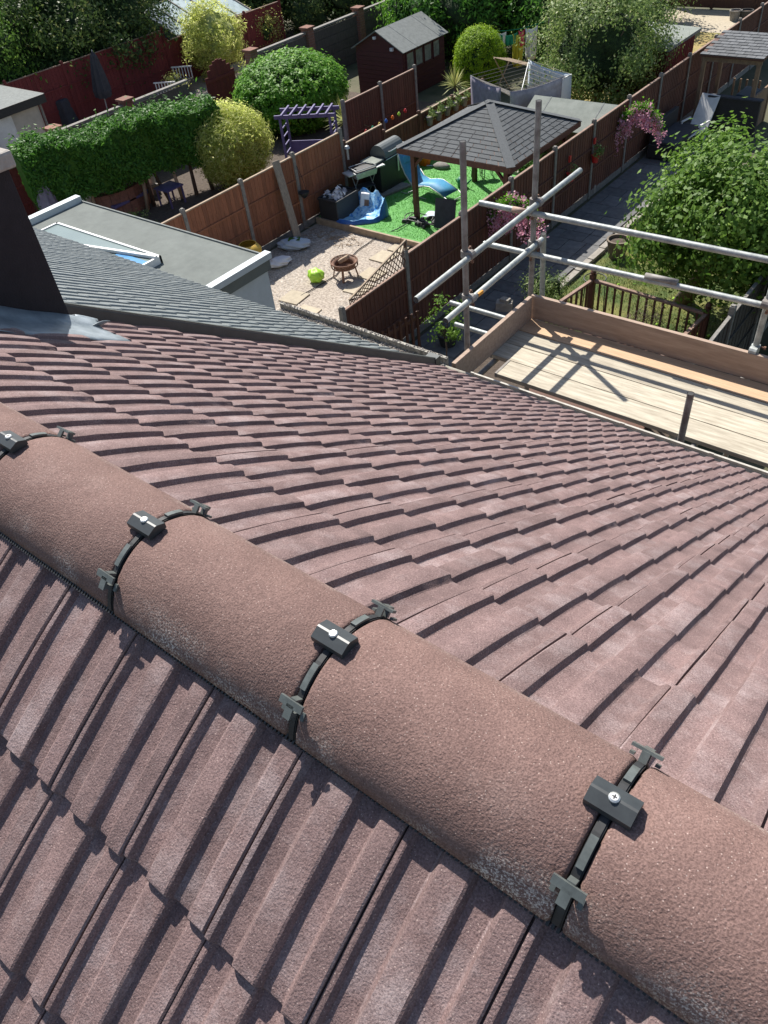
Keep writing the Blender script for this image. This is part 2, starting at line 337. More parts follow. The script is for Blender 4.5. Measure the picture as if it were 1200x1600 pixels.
tiles = {1: [tile_mesh('roof_tile', s, .8) for s in range(3)], -1: [tile_mesh('roof_tile', s+5, .98) for s in range(3)]}
house = thing('red_tiled_house', 'house under the near roof of mauve brown concrete tiles with half round ridge', 'house', (0, 0, 0))
HX0, HX1 = -2.99, 2.4
EY = 3.66
def deck(x0, x1, side, yend):
    mb = MB(); R = slope_matrix(side); n = R @ Vector((0, 0, 1)); a = []
    for y in (0, yend):
        z = RZ-.122+.13*TP-y*TP
        a.append((y, z))
    t = n*-.012; t2 = n*-.09
    P = [Vector((x, side*y, z)) for y, z in a for x in (x0, x1)]
    return mb.add([p+t for p in P]+[p+t2 for p in P], [(0, 1, 3, 2), (4, 6, 7, 5), (0, 4, 5, 1), (2, 3, 7, 6), (0, 2, 6, 4), (1, 5, 7, 3)])
sm = part('roof_slope', deck(HX0, HX1, 1, EY-.1), 'deck', house); sn = part('roof_slope', deck(HX0, HX1, -1, EY-.1), 'deck', house)
spec = []
nx = int((HX1-HX0)/TW)
for c in range(16):
    for i in range(-15, 11): spec.append((1, -.04+TW*i, c))
for c in range(8):
    for i in range(-13, 8): spec.append((-1, -.03+TW*i, c))
lay_tiles({1: sm, -1: sn}, spec, tiles, 'tile', 285, house)
# lower part of the street slope, behind the camera
mb = MB(); part('wall', mb.box(((HX0+HX1)/2, 0, 2.45), (HX1-HX0-.02, 2*EY-.75, 4.9)), 'brick', house)
mb = MB().box(((HX0+HX1)/2, EY-.13, RZ-2.62), (HX1-HX0-.04, .03, .2)); part('fascia', mb, 'white', house)
# ridge tiles
def ridge_mesh():
    R0, R1 = .134, .118; V = []; n = 22; xs = [0.0085, .0115, .016, .15, .30, .434, .4385, .4415]; dr = [.006, .0015, 0, 0, 0, 0, .0015, .006]
    rnd = random.Random(3); F = []
    for x, d in zip(xs, dr):
        for k in range(n+1):
            t = rad(-77+154*k/n); r = R0-d+rnd.uniform(-.0004, .0004)
            V.append((x, r*math.sin(t), r*math.cos(t)))
    for x in xs:
        for k in range(n+1):
            t = rad(-77+154*k/n); V.append((x, R1*math.sin(t), R1*math.cos(t)))
    m = n+1; N = len(xs)*m; q = len(xs)-1
    for i in range(q):
        for k in range(n):
            a = i*m+k; F.append((a, a+m, a+m+1, a+1)); F.append((N+a, N+a+1, N+a+m+1, N+a+m))
        F.append((i*m, N+i*m, N+(i+1)*m, (i+1)*m)); F.append((i*m+n, (i+1)*m+n, N+(i+1)*m+n, N+i*m+n))
    for k in range(n): F.append((k, k+1, N+k+1, N+k)); a = q*m+k; F.append((a, N+a, N+a+1, a+1))
    me = bpy.data.meshes.new('ridge_tile'); me.from_pydata(V, [], F); me.update(); me.polygons.foreach_set('use_smooth', [True]*len(F)); return me
rm = ridge_mesh()
for k in range(-5, 7):
    link('ridge_tile', rm, 'ridge', house, Matrix.Translation((-.45*k+random.gauss(0, .001), random.gauss(0, .0012), RZ-.134+random.gauss(0, .0008))) @ Matrix.Rotation(random.gauss(0, .006), 4, 'X') @ Matrix.Rotation(random.gauss(0, .002), 4, 'Z'))
# ventilated ridge roll (black pleated strip that shows below the ridge edges)
for side in (1, -1):
    mb = MB(); x = -2.8; R = slope_matrix(side)
    while x < 2.3:
        y = .1165 if side < 0 else .088; c = Vector((x, side*y, plane_z(y)+(.001 if side < 0 else .016))); mb.box(c, (.004, .024, .026), R); x += .0075
    c = Vector((-.25, side*.098, plane_z(.098)-.002)); mb.box(c, (5.1, .05, .022), R)
    o = part('ridge_roll', mb, 'black', house); o['kind'] = 'stuff'
# ridge clips
def arc_band(mb, r0, r1, t0, t1, w, n=10):
    for k in range(n):
        a, b = rad(t0+(t1-t0)*k/n), rad(t0+(t1-t0)*(k+1)/n)
        P = []
        for x in (-w/2, w/2):
            for (r, t) in ((r0, a), (r1, a), (r1, b), (r0, b)): P.append((x, r*math.sin(t), r*math.cos(t)))
        mb.add(P, [(0, 1, 2, 3), (7, 6, 5, 4), (1, 5, 6, 2), (0, 3, 7, 4), (0, 4, 5, 1), (3, 2, 6, 7)])
def clip_parts():
    out = []
    mb = MB(); arc_band(mb, .112, .1315, -77, 76, .0135, 28); arc_band(mb, .1315, .1335, -76, 75, .0095, 28); out.append(('strap', mb.mesh('strap'), 'black'))
    for t0, t1 in ((18, 33), (-37, -19)): mb = MB(); arc_band(mb, .1335, .1375, t0, t1, .0105, 4); out.append(('strap_pad', mb.mesh('strap_pad'), 'greyplastic'))
    mb = MB()           # roof-shaped saddle block
    h0, h1, h2 = .139, .149, .1535
    sec = [(-.019, h0-.004), (-.019, h1-.003), (-.002, h2), (.002, h2), (.019, h1-.003), (.019, h0-.004)]
    V = [(x, y, z) for x in (-.031, .031) for y, z in sec]; n = 6
    mb.add(V, [tuple(range(n))[::-1], tuple(range(n, 2*n))]+[(k, (k+1) % n, n+(k+1) % n, n+k) for k in range(n)])
    out.append(('saddle', mb.mesh('saddle'), 'greyblack'))
    mb = MB().lathe((0, 0, h2-.001), [(.0072, 0), (.0072, .0024), (.005, .004)], 14); mb.box((0, .012, .137), (.012, .02, .003)); out.append(('screw', mb.mesh('screw', False), 'screw'))
    mb = MB().box((0, 0, h2+.0030), (.006, .0012, .0012)).box((0, 0, h2+.0031), (.0012, .006, .0012)); out.append(('slot_shade', mb.mesh('slot_shade'), 'screwdark'))  # raised dark cross standing for the shade in the slot
    for ang, sgn in ((50, 1), (-46, -1)):
        mb = MB(); t = rad(ang); Rm = Matrix.Rotation(-t, 3, 'X')
        def bx(c, d): mb.box(Rm @ Vector((c[0]*1.15, c[1]*1.15, c[2]-.002)), (d[0]*1.15, d[1]*1.15, d[2]), Rm)
        bx((0, 0, .152), (.038, .0105, .0045)); bx((0, sgn*.011, .152), (.012, .02, .0045)); bx((0, sgn*.016, .144), (.010, .006, .018)); bx((-.016, sgn*.012, .1385), (.006, .012, .004)); bx((.016, sgn*.012, .1385), (.006, .012, .004))
        bx((0, -sgn*.005, .143), (.010, .004, .016))
        out.append(('ridge_hook', mb.mesh('ridge_hook'), 'greyplastic'))
    return out
M['greyblack'] = mat('charcoal_plastic', (.042, .048, .05), .42, (.032, .036, .038), 50)
cps = clip_parts()
for k in range(-4, 7):
    mw = Matrix.Translation((-.45*k, 0, RZ-.134)) @ Matrix.Rotation(random.gauss(0, .012), 4, 'X')
    c = link('ridge_clip', cps[0][1], cps[0][2], house, mw)
    for nm, me, mt in cps[1:]: link(nm, me, mt, c)
# chimney with flashing
CHX0, CHX1, CHY0, CHY1, CHT = -3.3, -2.79, -.92, .92, 7.63
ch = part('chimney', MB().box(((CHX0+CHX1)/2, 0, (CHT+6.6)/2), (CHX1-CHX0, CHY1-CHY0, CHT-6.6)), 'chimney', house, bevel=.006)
def cz(px, py, X):
    r = ray(px, py); return CAM+r*((X-CAM.x)/r.x)
mb = MB().box(((CHX0+CHX1)/2, 0, CHT+.03), (CHX1-CHX0+.05, CHY1-CHY0+.05, .06)); part('chimney_cap', mb, 'cap', ch, bevel=.01)
for yy in (-.5, .1):
    part('chimney_pot', MB().lathe(((CHX0+CHX1)/2, yy, CHT+.06), [(.13, 0), (.11, .05), (.1, .3), (.12, .33), (.12, .36), (.085, .36), (.085, .1)], 18, closed=False), 'teracotta', ch, True)
# side flashing: mortar and lead upstand, then lead soakers dressed over the tiles
R = slope_matrix(1)
rows = []
for u in (0, .004):
    rows.append([Vector((CHX1+.004+u, y, plane_z(y)+.03+(.028 if u == 0 else .0))) for y in np.linspace(.0, CHY1+.02, 12)])
part('flashing_upstand', MB().sheet(rows), 'brick', ch, solid=.006)
rows = []
for j in range(9):
    f_ = j/8; rows.append([Vector((CHX1+.004+f_*(.32-.1*max(0, y-.2)), y, plane_z(y)+.05+.035*(1-min(1, f_*5))+.003*math.sin(y*23+3*f_)+.003*math.cos(f_*19)-(.012 if j == 8 else 0))) for y in np.linspace(.02, CHY1+.09, 30)])
part('lead_flashing', MB().sheet(rows), 'lead', ch, True, solid=.003)
rows = [[Vector((CHX1-.12+.16*a, CHY1+.03+.09*b+.03*math.sin(7*a), plane_z(CHY1+.05+.09*b)+.065+.03*math.sin(6*a+2*b)*a)) for a in np.linspace(0, 1, 10)] for b in np.linspace(0, 1, 6)]
part('lead_tail', MB().sheet(rows), 'lead', ch, True, solid=.003)
# gutter of the red house
def gutter(x0, x1, y, z, parent, m, r=.055, n=8, th=.004):
    rows = []
    for k in range(n+1):
        t = math.pi*k/n; rows.append([Vector((x, y-r*math.cos(t), z-r*math.sin(t))) for x in np.linspace(x0, x1, 24)])
    return part('gutter', MB().sheet(rows), m, parent, True, solid=th)
gz = plane_z(EY)-.005
gutter(-2.95, HX1, EY+.045, gz, house, 'upvc', .05)
for x in np.arange(-2.7, 2.2, .62): part('gutter_lip', MB().box((x+.31, EY+.098, gz+.004), (.61, .016, .02)), 'upvc', house); part('gutter_bracket', MB().box((x, EY+.097, gz), (.03, .012, .035)).box((x, EY+.05, gz-.058), (.028, .1, .012)), 'upvc', house)
# ------------------------------------------------------------------ grey roofed neighbour
grey = thing('grey_tiled_house', 'neighbouring house with a roof of slate grey concrete tiles beyond the chimney', 'house')
GX0, GX1 = -8.72, -3.1
gs = part('roof_slope', deck(GX0, GX1, 1, EY-.1), 'deck', grey); gn = part('roof_slope', deck(GX0, GX1, -1, EY-.1), 'slate', grey)
gt = [tile_mesh('grey_tile', 20+s, hum=.85, camber=.004) for s in range(2)]; gt = {1: gt, -1: gt}
spec = [(1, GX0+TW*i, c) for c in range(16) for i in range(28)]
lay_tiles({1: gs}, spec, gt, 'slate', 290, grey)
for k in range(12): link('ridge_tile', rm, 'ridge', grey, Matrix.Translation((-3.8-.45*k, 0, RZ-.134)))
part('wall', MB().box(((GX0+GX1)/2, 0, 2.45), (GX1-GX0-.02, 2*EY-.7, 4.9)), 'render', grey)
# raised grey verge strip down the party line
a, b = Vector((-3.045, .93, plane_z(.93)+.045)), Vector((-3.045, EY+.03, plane_z(EY+.03)+.045))
n1 = R @ Vector((0, 0, 1))
st = part('verge_strip', MB().bar(a, b, .085, .085, n1), 'strip', grey, bevel=.004)
part('verge_lip', MB().bar(a+n1*.045+Vector((.03, 0, 0)), b+n1*.045+Vector((.03, 0, 0)), .02, .012, n1), 'greyplastic', st)
part('verge_end', MB().box(b+Vector((0, .03, -.01)), (.1, .06, .12)), 'strip', st)
# stone gutter filled with grit
mb = MB(); y0 = EY+.03; zt = gz-.02
QX = -4.85; mb.box(((QX-3.0)/2, y0+.16, zt-.04), (-QX-3.0, .03, .12)); mb.box(((QX-3.0)/2, y0+.08, zt-.06), (-QX-3.0, .14, .05)); mb.box(((QX-3.0)/2, y0-.02, zt-.05), (-QX-3.0, .025, .08)); mb.box(((GX0+QX)/2, y0+.0, zt-.09), (QX-GX0, .05, .05))
sg = part('gutter', mb, 'gutter', grey)
pb = MB()
for _ in range(1500):
    x = random.uniform(QX, -3.0); y = y0+random.uniform(.0, .17); r_ = random.uniform(.004, .013); c = Vector((x, y, zt-.03+(.05 if y > y0+.145 else 0))); pb.add([c+Vector((r_, 0, 0)), c+Vector((-r_, r_*.3, 0)), c+Vector((0, r_, r_*.3)), c+Vector((0, -r_, 0)), c+Vector((0, 0, r_))], [(0, 2, 4), (2, 1, 4), (1, 3, 4), (3, 0, 4)])
part('gutter_grit', pb, 'l_stone', sg)['kind'] = 'stuff'

# ------------------------------------------------------------------ ground
def rect(x0, y0, x1, y1, z, n=1, m=1): 
    return MB().sheet([[Vector((x0+(x1-x0)*i/n, y0+(y1-y0)*j/m, z)) for i in range(n+1)] for j in range(m+1)])
struct('ground', rect(-400, -300, 300, 500, -.012), 'ground')
GH = -.004
struct('lawn', rect(-6.95, 11.2, -3.0, 21.5, .004), 'lawn'); struct('dry_lawn', rect(-14.2, 19.0, -8.75, 34, 0.0), 'drylawn')
struct('far_patio', rect(-14.2, 33.6, -8.75, 36.8, .004), 'slab'); struct('soil_bed', rect(-22.5, 7, -14.4, 23, .0), 'soil')
struct('gravel_bed', rect(-14.2, 7.0, -8.7, 13.75, .006), 'gravel')
struct('path_base', rect(-8.55, 3.9, -3.0, 11.15, .0), 'soil'); struct('side_patio', rect(-29, 12, -23.2, 28, 0), 'gravel')
def scatter(name, mname, x0, x1, y0, y1, z, n, r0, r1, parent=None, label=None, cat=None, mask=None):
    P = np.random.rand(n, 2)*[x1-x0, y1-y0]+[x0, y0]
    if mask is not None: P = P[mask(P)]
    n = len(P); r = np.random.uniform(r0, r1, n); base = np.array([[1, .2, 0], [-.6, .9, 0], [-.7, -.8, 0], [.1, .1, .8]]); a = np.random.rand(n)*6.28
    B = base[None]*r[:, None, None]; ca, sa = np.cos(a)[:, None], np.sin(a)[:, None]
    V = np.stack([B[..., 0]*ca-B[..., 1]*sa+P[:, :1], B[..., 0]*sa+B[..., 1]*ca+P[:, 1:], B[..., 2]+z], -1).reshape(-1, 3)
    F = (np.arange(n)[:, None, None]*4+np.array([[0, 1, 3], [1, 2, 3], [2, 0, 3]])[None]).reshape(-1, 3)
    o = link(name, npmesh(name, V, F), mname, parent); o['kind'] = 'stuff'
    if label: o['label'] = label; o['category'] = cat
    return o
scatter('gravel', 'l_stone', -14.1, -8.75, 8, 13.7, .004, 26000, .008, .026, label='loose grey and buff gravel round the fire pit', cat='gravel', mask=lambda P: (np.sin(P[:, 0]*2.3)+np.cos(P[:, 1]*3.1+P[:, 0])) > -.9)
def blades(name, mname, P, h, lean, wdt, label, cat):
    n = len(P); a = np.random.rand(n)*6.28; hh = h*np.random.uniform(.6, 1.3, n); d = np.stack([np.cos(a), np.sin(a)], 1)
    t = np.stack([-d[:, 1], d[:, 0]], 1)*wdt; tip = P[:, :2]+d*(hh*lean)[:, None]
    V = np.zeros((n, 3, 3)); V[:, 0, :2] = P[:, :2]-t; V[:, 1, :2] = P[:, :2]+t; V[:, 2, :2] = tip; V[:, 2, 2] = hh; V[:, :, 2] += P[:, 2:3]
    o = link(name, npmesh(name, V.reshape(-1, 3), np.arange(3*n).reshape(-1, 3)), mname); o['kind'] = 'stuff'; o['label'] = label; o['category'] = cat; return o
P = np.random.rand(42000, 2)*[3.95, 9.8]+[-6.95, 11.5]; q = np.sin(P[:, 0]*2.1+1)*np.cos(P[:, 1]*1.7)+np.random.randn(len(P))*.5
blades('grass', 'l_grass', np.c_[P[q > -.2], np.full((q > -.2).sum(), .004)], .055, .6, .006, 'patchy summer grass growing on the lawn under the apple tree', 'grass')
# grey paving, slab by slab
pav = struct('paving', rect(-8.5, 8.6, -6.98, 24.5, .004), 'soil')
y = 8.7; row = 0
while y < 24.2:
    d = random.choice([.45, .6, .6]); x = -8.48; first = True
    while x < -7.12:
        wd = random.choice([.45, .6, .75]) if not (first and row % 2) else .3; wd = min(wd, -7.05-x); first = False
        if wd > .1: part('paving_slab', MB().box((x+wd/2, y+d/2, .018+random.uniform(0, .006)), (wd-.014, d-.014, .028)), 'paving', pav, bevel=0)
        x += wd
    y += d; row += 1
y = 11.4; ks = struct('kerb', rect(-7.08, 11.3, -6.86, 20.5, .008), 'soil')
while y < 20.2: part('kerb_stone', MB().box((-6.97+random.uniform(-.01, .01), y+.29, .05), (.15, .57, .09)), 'kerb', ks, bevel=.008); y += .6
slabs = struct('stepping_area', rect(-12.8, 10.2, -8.9, 13.6, .0075), 'gravel')
for px, py, a in ((582, 430, .05), (600, 403, 0), (478, 490, .1), (628, 388, .04), (460, 466, .1), (560, 452, .06), (652, 393, 0)):
    p = G(px, py); part('paving_slab', MB().box((p.x, p.y, .022), (.52, .52, .03), Matrix.Rotation(a, 3, 'Z')), 'slab', slabs, bevel=.004)

# ------------------------------------------------------------------ fences
bd = {}
def board_mesh(h, wd, m):
    k = (round(h, 2), round(wd, 3), m)
    if k not in bd:
        me = MB().box((0, 0, h/2), (wd, .014, h)).mesh('fence_board'); me.materials.append(M[m]); bd[k] = me
    return bd[k]
def fence(label, x0, y0, x1, y1, n, h, m, post='conc', h_at=None, boards=True, gravelb=True, post_h=.08, rails=(.33, .66), cap='cap_wood', cat='fence', horizontal=False, zg=0, name='fence', bw=.105, postw=.09):
    t = thing(name, label, cat, (x0, y0, zg)); D = Vector((x1-x0, y1-y0, 0)); L = D.length; D.normalize(); ang = math.atan2(D.y, D.x); N = Vector((-D.y, D.x, 0))
    mz = Matrix.Rotation(ang, 3, 'Z'); pw = L/n
    for i in range(n+1):
        hh = (h_at[min(i, n-1)] if h_at else h); p = D*pw*i
        part('post', MB().box(p+Vector((0, 0, (hh+post_h)/2)), (postw, postw, hh+post_h), mz).box(p+Vector((0, 0, hh+post_h+.01)), (postw*.7, postw*.7, .02), mz), post, t)
    for i in range(n):
        hh = h_at[i] if h_at else h; z0 = .17 if gravelb else .03; a = D*(pw*i+postw*.55); b = D*(pw*(i+1)-postw*.55); mid = (a+b)/2; pl = (b-a).length; dz = random.uniform(-.012, .012)
        if gravelb: part('gravel_board', MB().box(mid+Vector((0, 0, .08)), (pl, .04, .16), mz), 'conc', t)
        fr = MB()
        for r_ in rails: fr.box(mid+N*-.022*1+Vector((0, 0, z0+(hh-z0)*r_)), (pl, .03, .045), mz); fr.box(mid+N*.022+Vector((0, 0, z0+(hh-z0)*r_)), (pl, .03, .045), mz)
        for e in (a+D*.02, b-D*.02): fr.box(e+Vector((0, 0, (z0+hh)/2)), (.035, .05, hh-z0-.01), mz)
        f = part('fence_panel', fr, m, t)
        part('panel_cap', MB().box(mid+Vector((0, 0, hh+dz*.3)), (pl, .055, .028), mz), cap, f)
        if horizontal:
            nb = int((hh-z0)/.15)
            if boards: 
                for k in range(nb): part('fence_board', MB().box(mid+N*(.004)+Vector((0, 0, z0+(k+.5)*(hh-z0)/nb)), (pl-.03, .012, (hh-z0)/nb+.012), mz @ Matrix.Rotation(rad(-4), 3, 'X')), m, f)
        else:
            nb = int(pl/bw); wd = pl/nb
            if boards:
                me = board_mesh(hh-z0-.02, wd+.008, m)
                for k in range(nb): link('fence_board', me, m, f, Matrix.Translation(a+D*(wd*(k+.5))+Vector((0, 0, z0+random.uniform(-.004, .004)))) @ (mz @ Matrix.Rotation(rad(4+random.uniform(-1, 1)), 3, 'Z')).to_4x4())
            else:
                q = MB()
                for k in range(nb): q.box(a+D*(wd*(k+.5))+Vector((0, 0, (z0+hh)/2)), (wd+.008, .014, hh-z0-.02), mz @ Matrix.Rotation(rad(4), 3, 'Z'))
                o = part('fence_boards', q, m, f); o['kind'] = 'stuff'
    return t
F1 = fence('long red brown board fence with pale posts between the grey path and the artificial grass', -8.62, 8.5, -8.6, 31.5, 12, 1.83, 'fence', h_at=[1.6, 1.83]+[1.83]*10, boards=True, bw=.12)
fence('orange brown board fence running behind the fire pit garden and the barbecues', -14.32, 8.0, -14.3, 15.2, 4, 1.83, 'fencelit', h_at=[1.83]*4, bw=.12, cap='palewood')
fence('lower red brown fence beside the barbecues with plant pots hung on it', -14.3, 15.3, -14.25, 21.9, 4, 1.28, 'fence', h_at=[1.5, 1.25, 1.25, 1.2], boards=True, bw=.13, gravelb=False, rails=(.1, .5), cap='palewood', post='darkwood')
fence('dark red brown fence ending at the corner of the maroon shed', -15.7, 17.0, -15.7, 20.4, 2, 1.85, 'fence', boards=False, gravelb=False, rails=(.5,))
fence('bright red stained fence behind the folded dark parasol', -28.3, 9.5, -28.2, 21, 5, 2.0, 'fencered', boards=False, horizontal=False, gravelb=False, post='fencered', bw=.14, cap='cap_wood')
fence('lower red stained fence under the glasshouse', -28.2, 21.1, -28.2, 27.5, 3, 1.6, 'fencered', boards=False, gravelb=False, post='fencered')
fence('dark fence at the far end seen above the conifers and clothes', -27.5, 31.0, -16, 35.5, 6, 1.9, 'fencegrey', boards=False, gravelb=False)
fence('dark brown fence closing the far end of the dry lawn', -14.5, 36.9, -7.5, 37.2, 4, 2.1, 'darkwood', boards=False, gravelb=False, post='darkwood')
fence('weathered grey fence with capped concrete posts right of the apple tree', -2.75, 9.5, -2.85, 20, 6, 1.75, 'fencegrey', boards=True, gravelb=True, cap='conc', post='conc', bw=.2, post_h=.16)
fence('red brown fence at the back of the hedge trunks in deep shade', -22.2, 8.5, -21.6, 16, 4, 1.5, 'fencered', boards=False, gravelb=False, post='darkwood')
# trellis on the first low panels of F1
t = thing('trellis', 'brown diamond lattice trellis rising on top of the low fence by the fire pit', 'trellis', (-8.6, 8.55, 0))
mb = MB(); a = Vector((0, 1.95, 1.64)); b = Vector((0, .3, 1.62)); n = 16
def tr(u, v): return Vector((.0, .15+1.75*u, 1.64+v*(.1+.38*u)))
for i in range(n+1):
    u = i/n; u2 = min(1, u+.18); mb.bar(tr(u, 0), tr(u2, 1), .016, .008, (1, 0, 0)); u3 = max(0, u-.18); mb.bar(tr(u, 0)+Vector((.008, 0, 0)), tr(u3, 1)+Vector((.008, 0, 0)), .016, .008, (1, 0, 0))
part('lattice', mb, 'darkwood', t); part('trellis_frame', MB().bar(tr(0, 1), tr(1, 1), .03, .03).bar(tr(1, 0), tr(1, 1), .03, .03), 'palewood', t)
# brick pier and concrete wall
t = thing('concrete_panel_wall', 'grey panelled garden wall with brick piers behind the clipped hedge', 'wall')
ys = [9.5, 12.3, 15.0, 17.7, 20.6, 23.6, 26.6, 29.6, 32.5]
for i, y in enumerate(ys):
    if abs(y-17.7) < .1: continue
    p = part('brick_pier', MB().box((-23, y, .88), (.33, .33, 1.76)), 'brick', t); part('pier_cap', MB().box((-23, y, 1.79), (.42, .42, .06)), 'brick', p)
    for z in np.arange(.08, 1.7, .085): part('mortar_course', MB().box((-23, y, z), (.334, .334, .008)), 'conc', p) if i in (4, 5, 6) and z > .9 else None
for i in range(len(ys)-1):
    if i == 3: continue
    ya, yb = ys[i]+.17, ys[i+1]-.17
    for k in range(5): part('wall_panel', MB().box((-23, (ya+yb)/2, .15+.31*k), (.07, yb-ya, .30)), 'fencegrey', t)
    part('coping', MB().box((-23, (ya+yb)/2, 1.64), (.16, yb-ya, .06)), 'conc', t)
t = thing('red_gate', 'arched red wooden gate standing between the brick piers', 'gate', (-23, 19.2, 0))
mb = MB()
for k in range(9):
    yy = -1.2+.15*k+.5; h = 1.9-.55*((k-4)/4.5)**2; part('gate_board', MB().box((0, yy-.1, h/2), (.025, .145, h)), 'fencered', t)
part('gate_rail', MB().box((.03, -.2, .5), (.03, 1.3, .1)).box((.03, -.2, 1.35), (.03, 1.3, .1)), 'fencered', t)

# ------------------------------------------------------------------ plants
def leafcloud(name, mname, P, N, size, aspect=.5, parent=None, jit=.6, droop=0):
    n = len(P); N = N+np.random.randn(n, 3)*jit; N /= np.linalg.norm(N, axis=1)[:, None]
    T = np.cross(N, np.random.randn(n, 3)); T /= np.linalg.norm(T, axis=1)[:, None]; B = np.cross(N, T)
    s = size*np.random.uniform(.6, 1.25, n)[:, None]
    V = np.stack([P-T*s*.5, P+B*s*aspect*.5-N*s*.06, P+T*s*.5-[0, 0, droop], P-B*s*aspect*.5-N*s*.06], 1).reshape(-1, 3)
    return link(name, npmesh(name, V, np.arange(4*n).reshape(-1, 4)), mname, parent)
def clumps(c, r, k, n, spread, shell=.75, flat_bottom=None, seed=0, up=.35):
    rs = np.random.RandomState(seed); d = rs.randn(k, 3); wa = 0 if shell > .95 else 1; d /= np.linalg.norm(d, axis=1)[:, None]
    rr = shell+(1-shell)*rs.rand(k)[:, None]; wob = 1+wa*(.12*np.sin(d[:, :1]*5+seed)+.1*np.cos(d[:, 1:2]*6+seed*2))
    C = d*rr*wob*np.array(r)*(1+wa*.2*(rs.rand(k)[:, None] < .16))
    if flat_bottom is not None: C[:, 2] = np.maximum(C[:, 2], flat_bottom)
    i = rs.randint(0, k, n); e = rs.randn(n, 3)*spread; P = C[i]+e
    N = P/np.array(r); N /= (np.linalg.norm(N, axis=1)[:, None]+1e-6); N = N+[0, 0, up]+e/spread*.35
    return P+np.array(c), N
def blob(name, c, r, mname, parent, s=.8, seed=0, amp=.12):  # lumpy rounded volume
    me = bpy.data.meshes.new(name); import bmesh
    bm = bmesh.new(); bmesh.ops.create_icosphere(bm, subdivisions=4, radius=1)
    rnd = np.random.RandomState(seed); ph = rnd.rand(6)*6
    for v in bm.verts:
        q = v.co; k = s*(1+amp*math.sin(q.x*5+ph[0])*math.cos(q.y*6+ph[1])+amp*.6*math.sin(q.z*9+ph[2]+q.x*7))
        v.co = Vector((q.x*r[0]*k+c[0], q.y*r[1]*k+c[1], q.z*r[2]*k+c[2]))
    bm.to_mesh(me); bm.free(); me.polygons.foreach_set('use_smooth', [True]*len(me.polygons)); return link(name, me, mname, parent)
def plant(name, label, cat, c, r, mleaf, n, size, k=60, spread=.2, aspect=.5, core=.75, seed=1, trunk=None, shell=.75, group=None, up=.35, jit=.6, coremat=None, flat=None, base=None):
    c = Vector(c); b = Vector(base) if base is not None else Vector((c.x, c.y, 0)); t = thing(name, label, cat, b, 0, group); cc = c-b
    P, N = clumps(cc, r, k, n, spread, shell, flat, seed, up); cr = leafcloud('crown', mleaf, P, N, size, aspect, t, jit)
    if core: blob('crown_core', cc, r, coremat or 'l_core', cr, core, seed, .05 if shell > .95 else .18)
    if trunk:
        rt = trunk; rnd = random.Random(seed)
        part('trunk', MB().tube([(0, 0, -.05), (cc.x*.25+rnd.uniform(-.05, .05), cc.y*.25, cc.z*.4), (cc.x*.7, cc.y*.7, cc.z*.8), cc], [rt*1.25, rt, rt*.8, rt*.4], 9), 'bark', t, True)
        for i in range(5):
            a = 6.28*i/5+rnd.random(); e = cc+Vector((math.cos(a)*r[0]*.7, math.sin(a)*r[1]*.7, r[2]*rnd.uniform(-.2, .5))); s = Vector((cc.x*.6, cc.y*.6, cc.z*.62))
            part('branch', MB().tube([s, (s+e)/2+Vector((0, 0, .1)), e], [rt*.55, rt*.35, rt*.1], 6), 'bark', t, True)
    return t
def px_at(p, X): q = ray(*p); return CAM+q*((X-CAM.x)/q.x)
def rp(p, px): return px*mpp(p)
c = G(1150, 330, 2.25)
plant('apple_tree', 'large leafy apple tree over the lawn right of the scaffold rails', 'tree', c+Vector((.75, -.1, -.12)), (2.1, 1.5, 1.15), 'l_apple', 34000, .115, 170, .2, .55, .45, 11, .15, base=(-4.55, 14.3, 0))
c = G(940, 74, 2.0)
plant('pale_tree', 'loose pale green tree left of the flat roofed shed', 'tree', c, (1.8, 1.8, 1.75), 'l_pale', 25000, .10, 130, .22, .5, .62, 5, .1)
c = G(700, -60, 3.0)
plant('conifer_tree', 'dark green conifer mass above the gable of the maroon shed', 'tree', G(720, 5, 1.8), (2.5, 2.0, 2.0), 'l_hedge', 12000, .22, 110, .28, .3, .75, 8, .15)
plant('conifer_tree', 'dark conifer behind the yellow and white washing', 'tree', G(835, -5, 1.8), (1.6, 1.5, 1.8), 'l_hedge', 7000, .2, 60, .28, .3, .75, 18, .15)
plant('conifer_tree', 'bright green feathery conifer left behind the maroon shed roof', 'tree', G(645, 15, 1.5), (1.2, 1.2, 1.5), 'l_box', 5000, .2, 60, .2, .3, .75, 28, .15)
big = [((40, 45), 3.3, 'l_dark', 3), ((150, 40), 2.6, 'l_dark', 4), ((-40, 90), 2.4, 'l_apple', 6), ((95, 95), 1.7, 'l_dark', 7), ((130, -10), 3.2, 'l_dark', 9)]
lab = ['broad dark tree above the flat roofed outbuilding at top left', 'dark tree behind the middle of the red stained fence', 'greener tree at the left edge above the outbuilding', 'low dark shrub just behind the red fence top', 'tallest dark tree at the top left edge']
for (pp, r_, ml, s), l in zip(big, lab):
    c = px_at(pp, -28.7-r_*.85); plant('garden_tree', l, 'tree', c, (r_, r_, min(2.7, r_*.9)), ml, 17000, .145, 110, .26, .45, .7, s, .16)
for i, (px, py) in enumerate(((470, -20), (560, -25), (620, -30), (900, -30), (1000, -35), (400, -10), (290, -15))):
    plant('background_tree', ['dark leafy tree at the top edge above the grey panelled wall', 'dark tree at the top edge left of the shed gable', 'dark tree at the top edge over the shed roof', 'tree at the top edge above the washing', 'tree at the top edge above the pale green tree', 'dark shrub beyond the variegated willow', 'dark tree beyond the glasshouse roof'][i], 'tree', G(px, py, 1.6), (1.9, 1.9, 1.7), 'l_dark' if i < 3 or i > 4 else 'l_pale', 5000, .17, 60, .28, .5, .75, 40+i, .12)
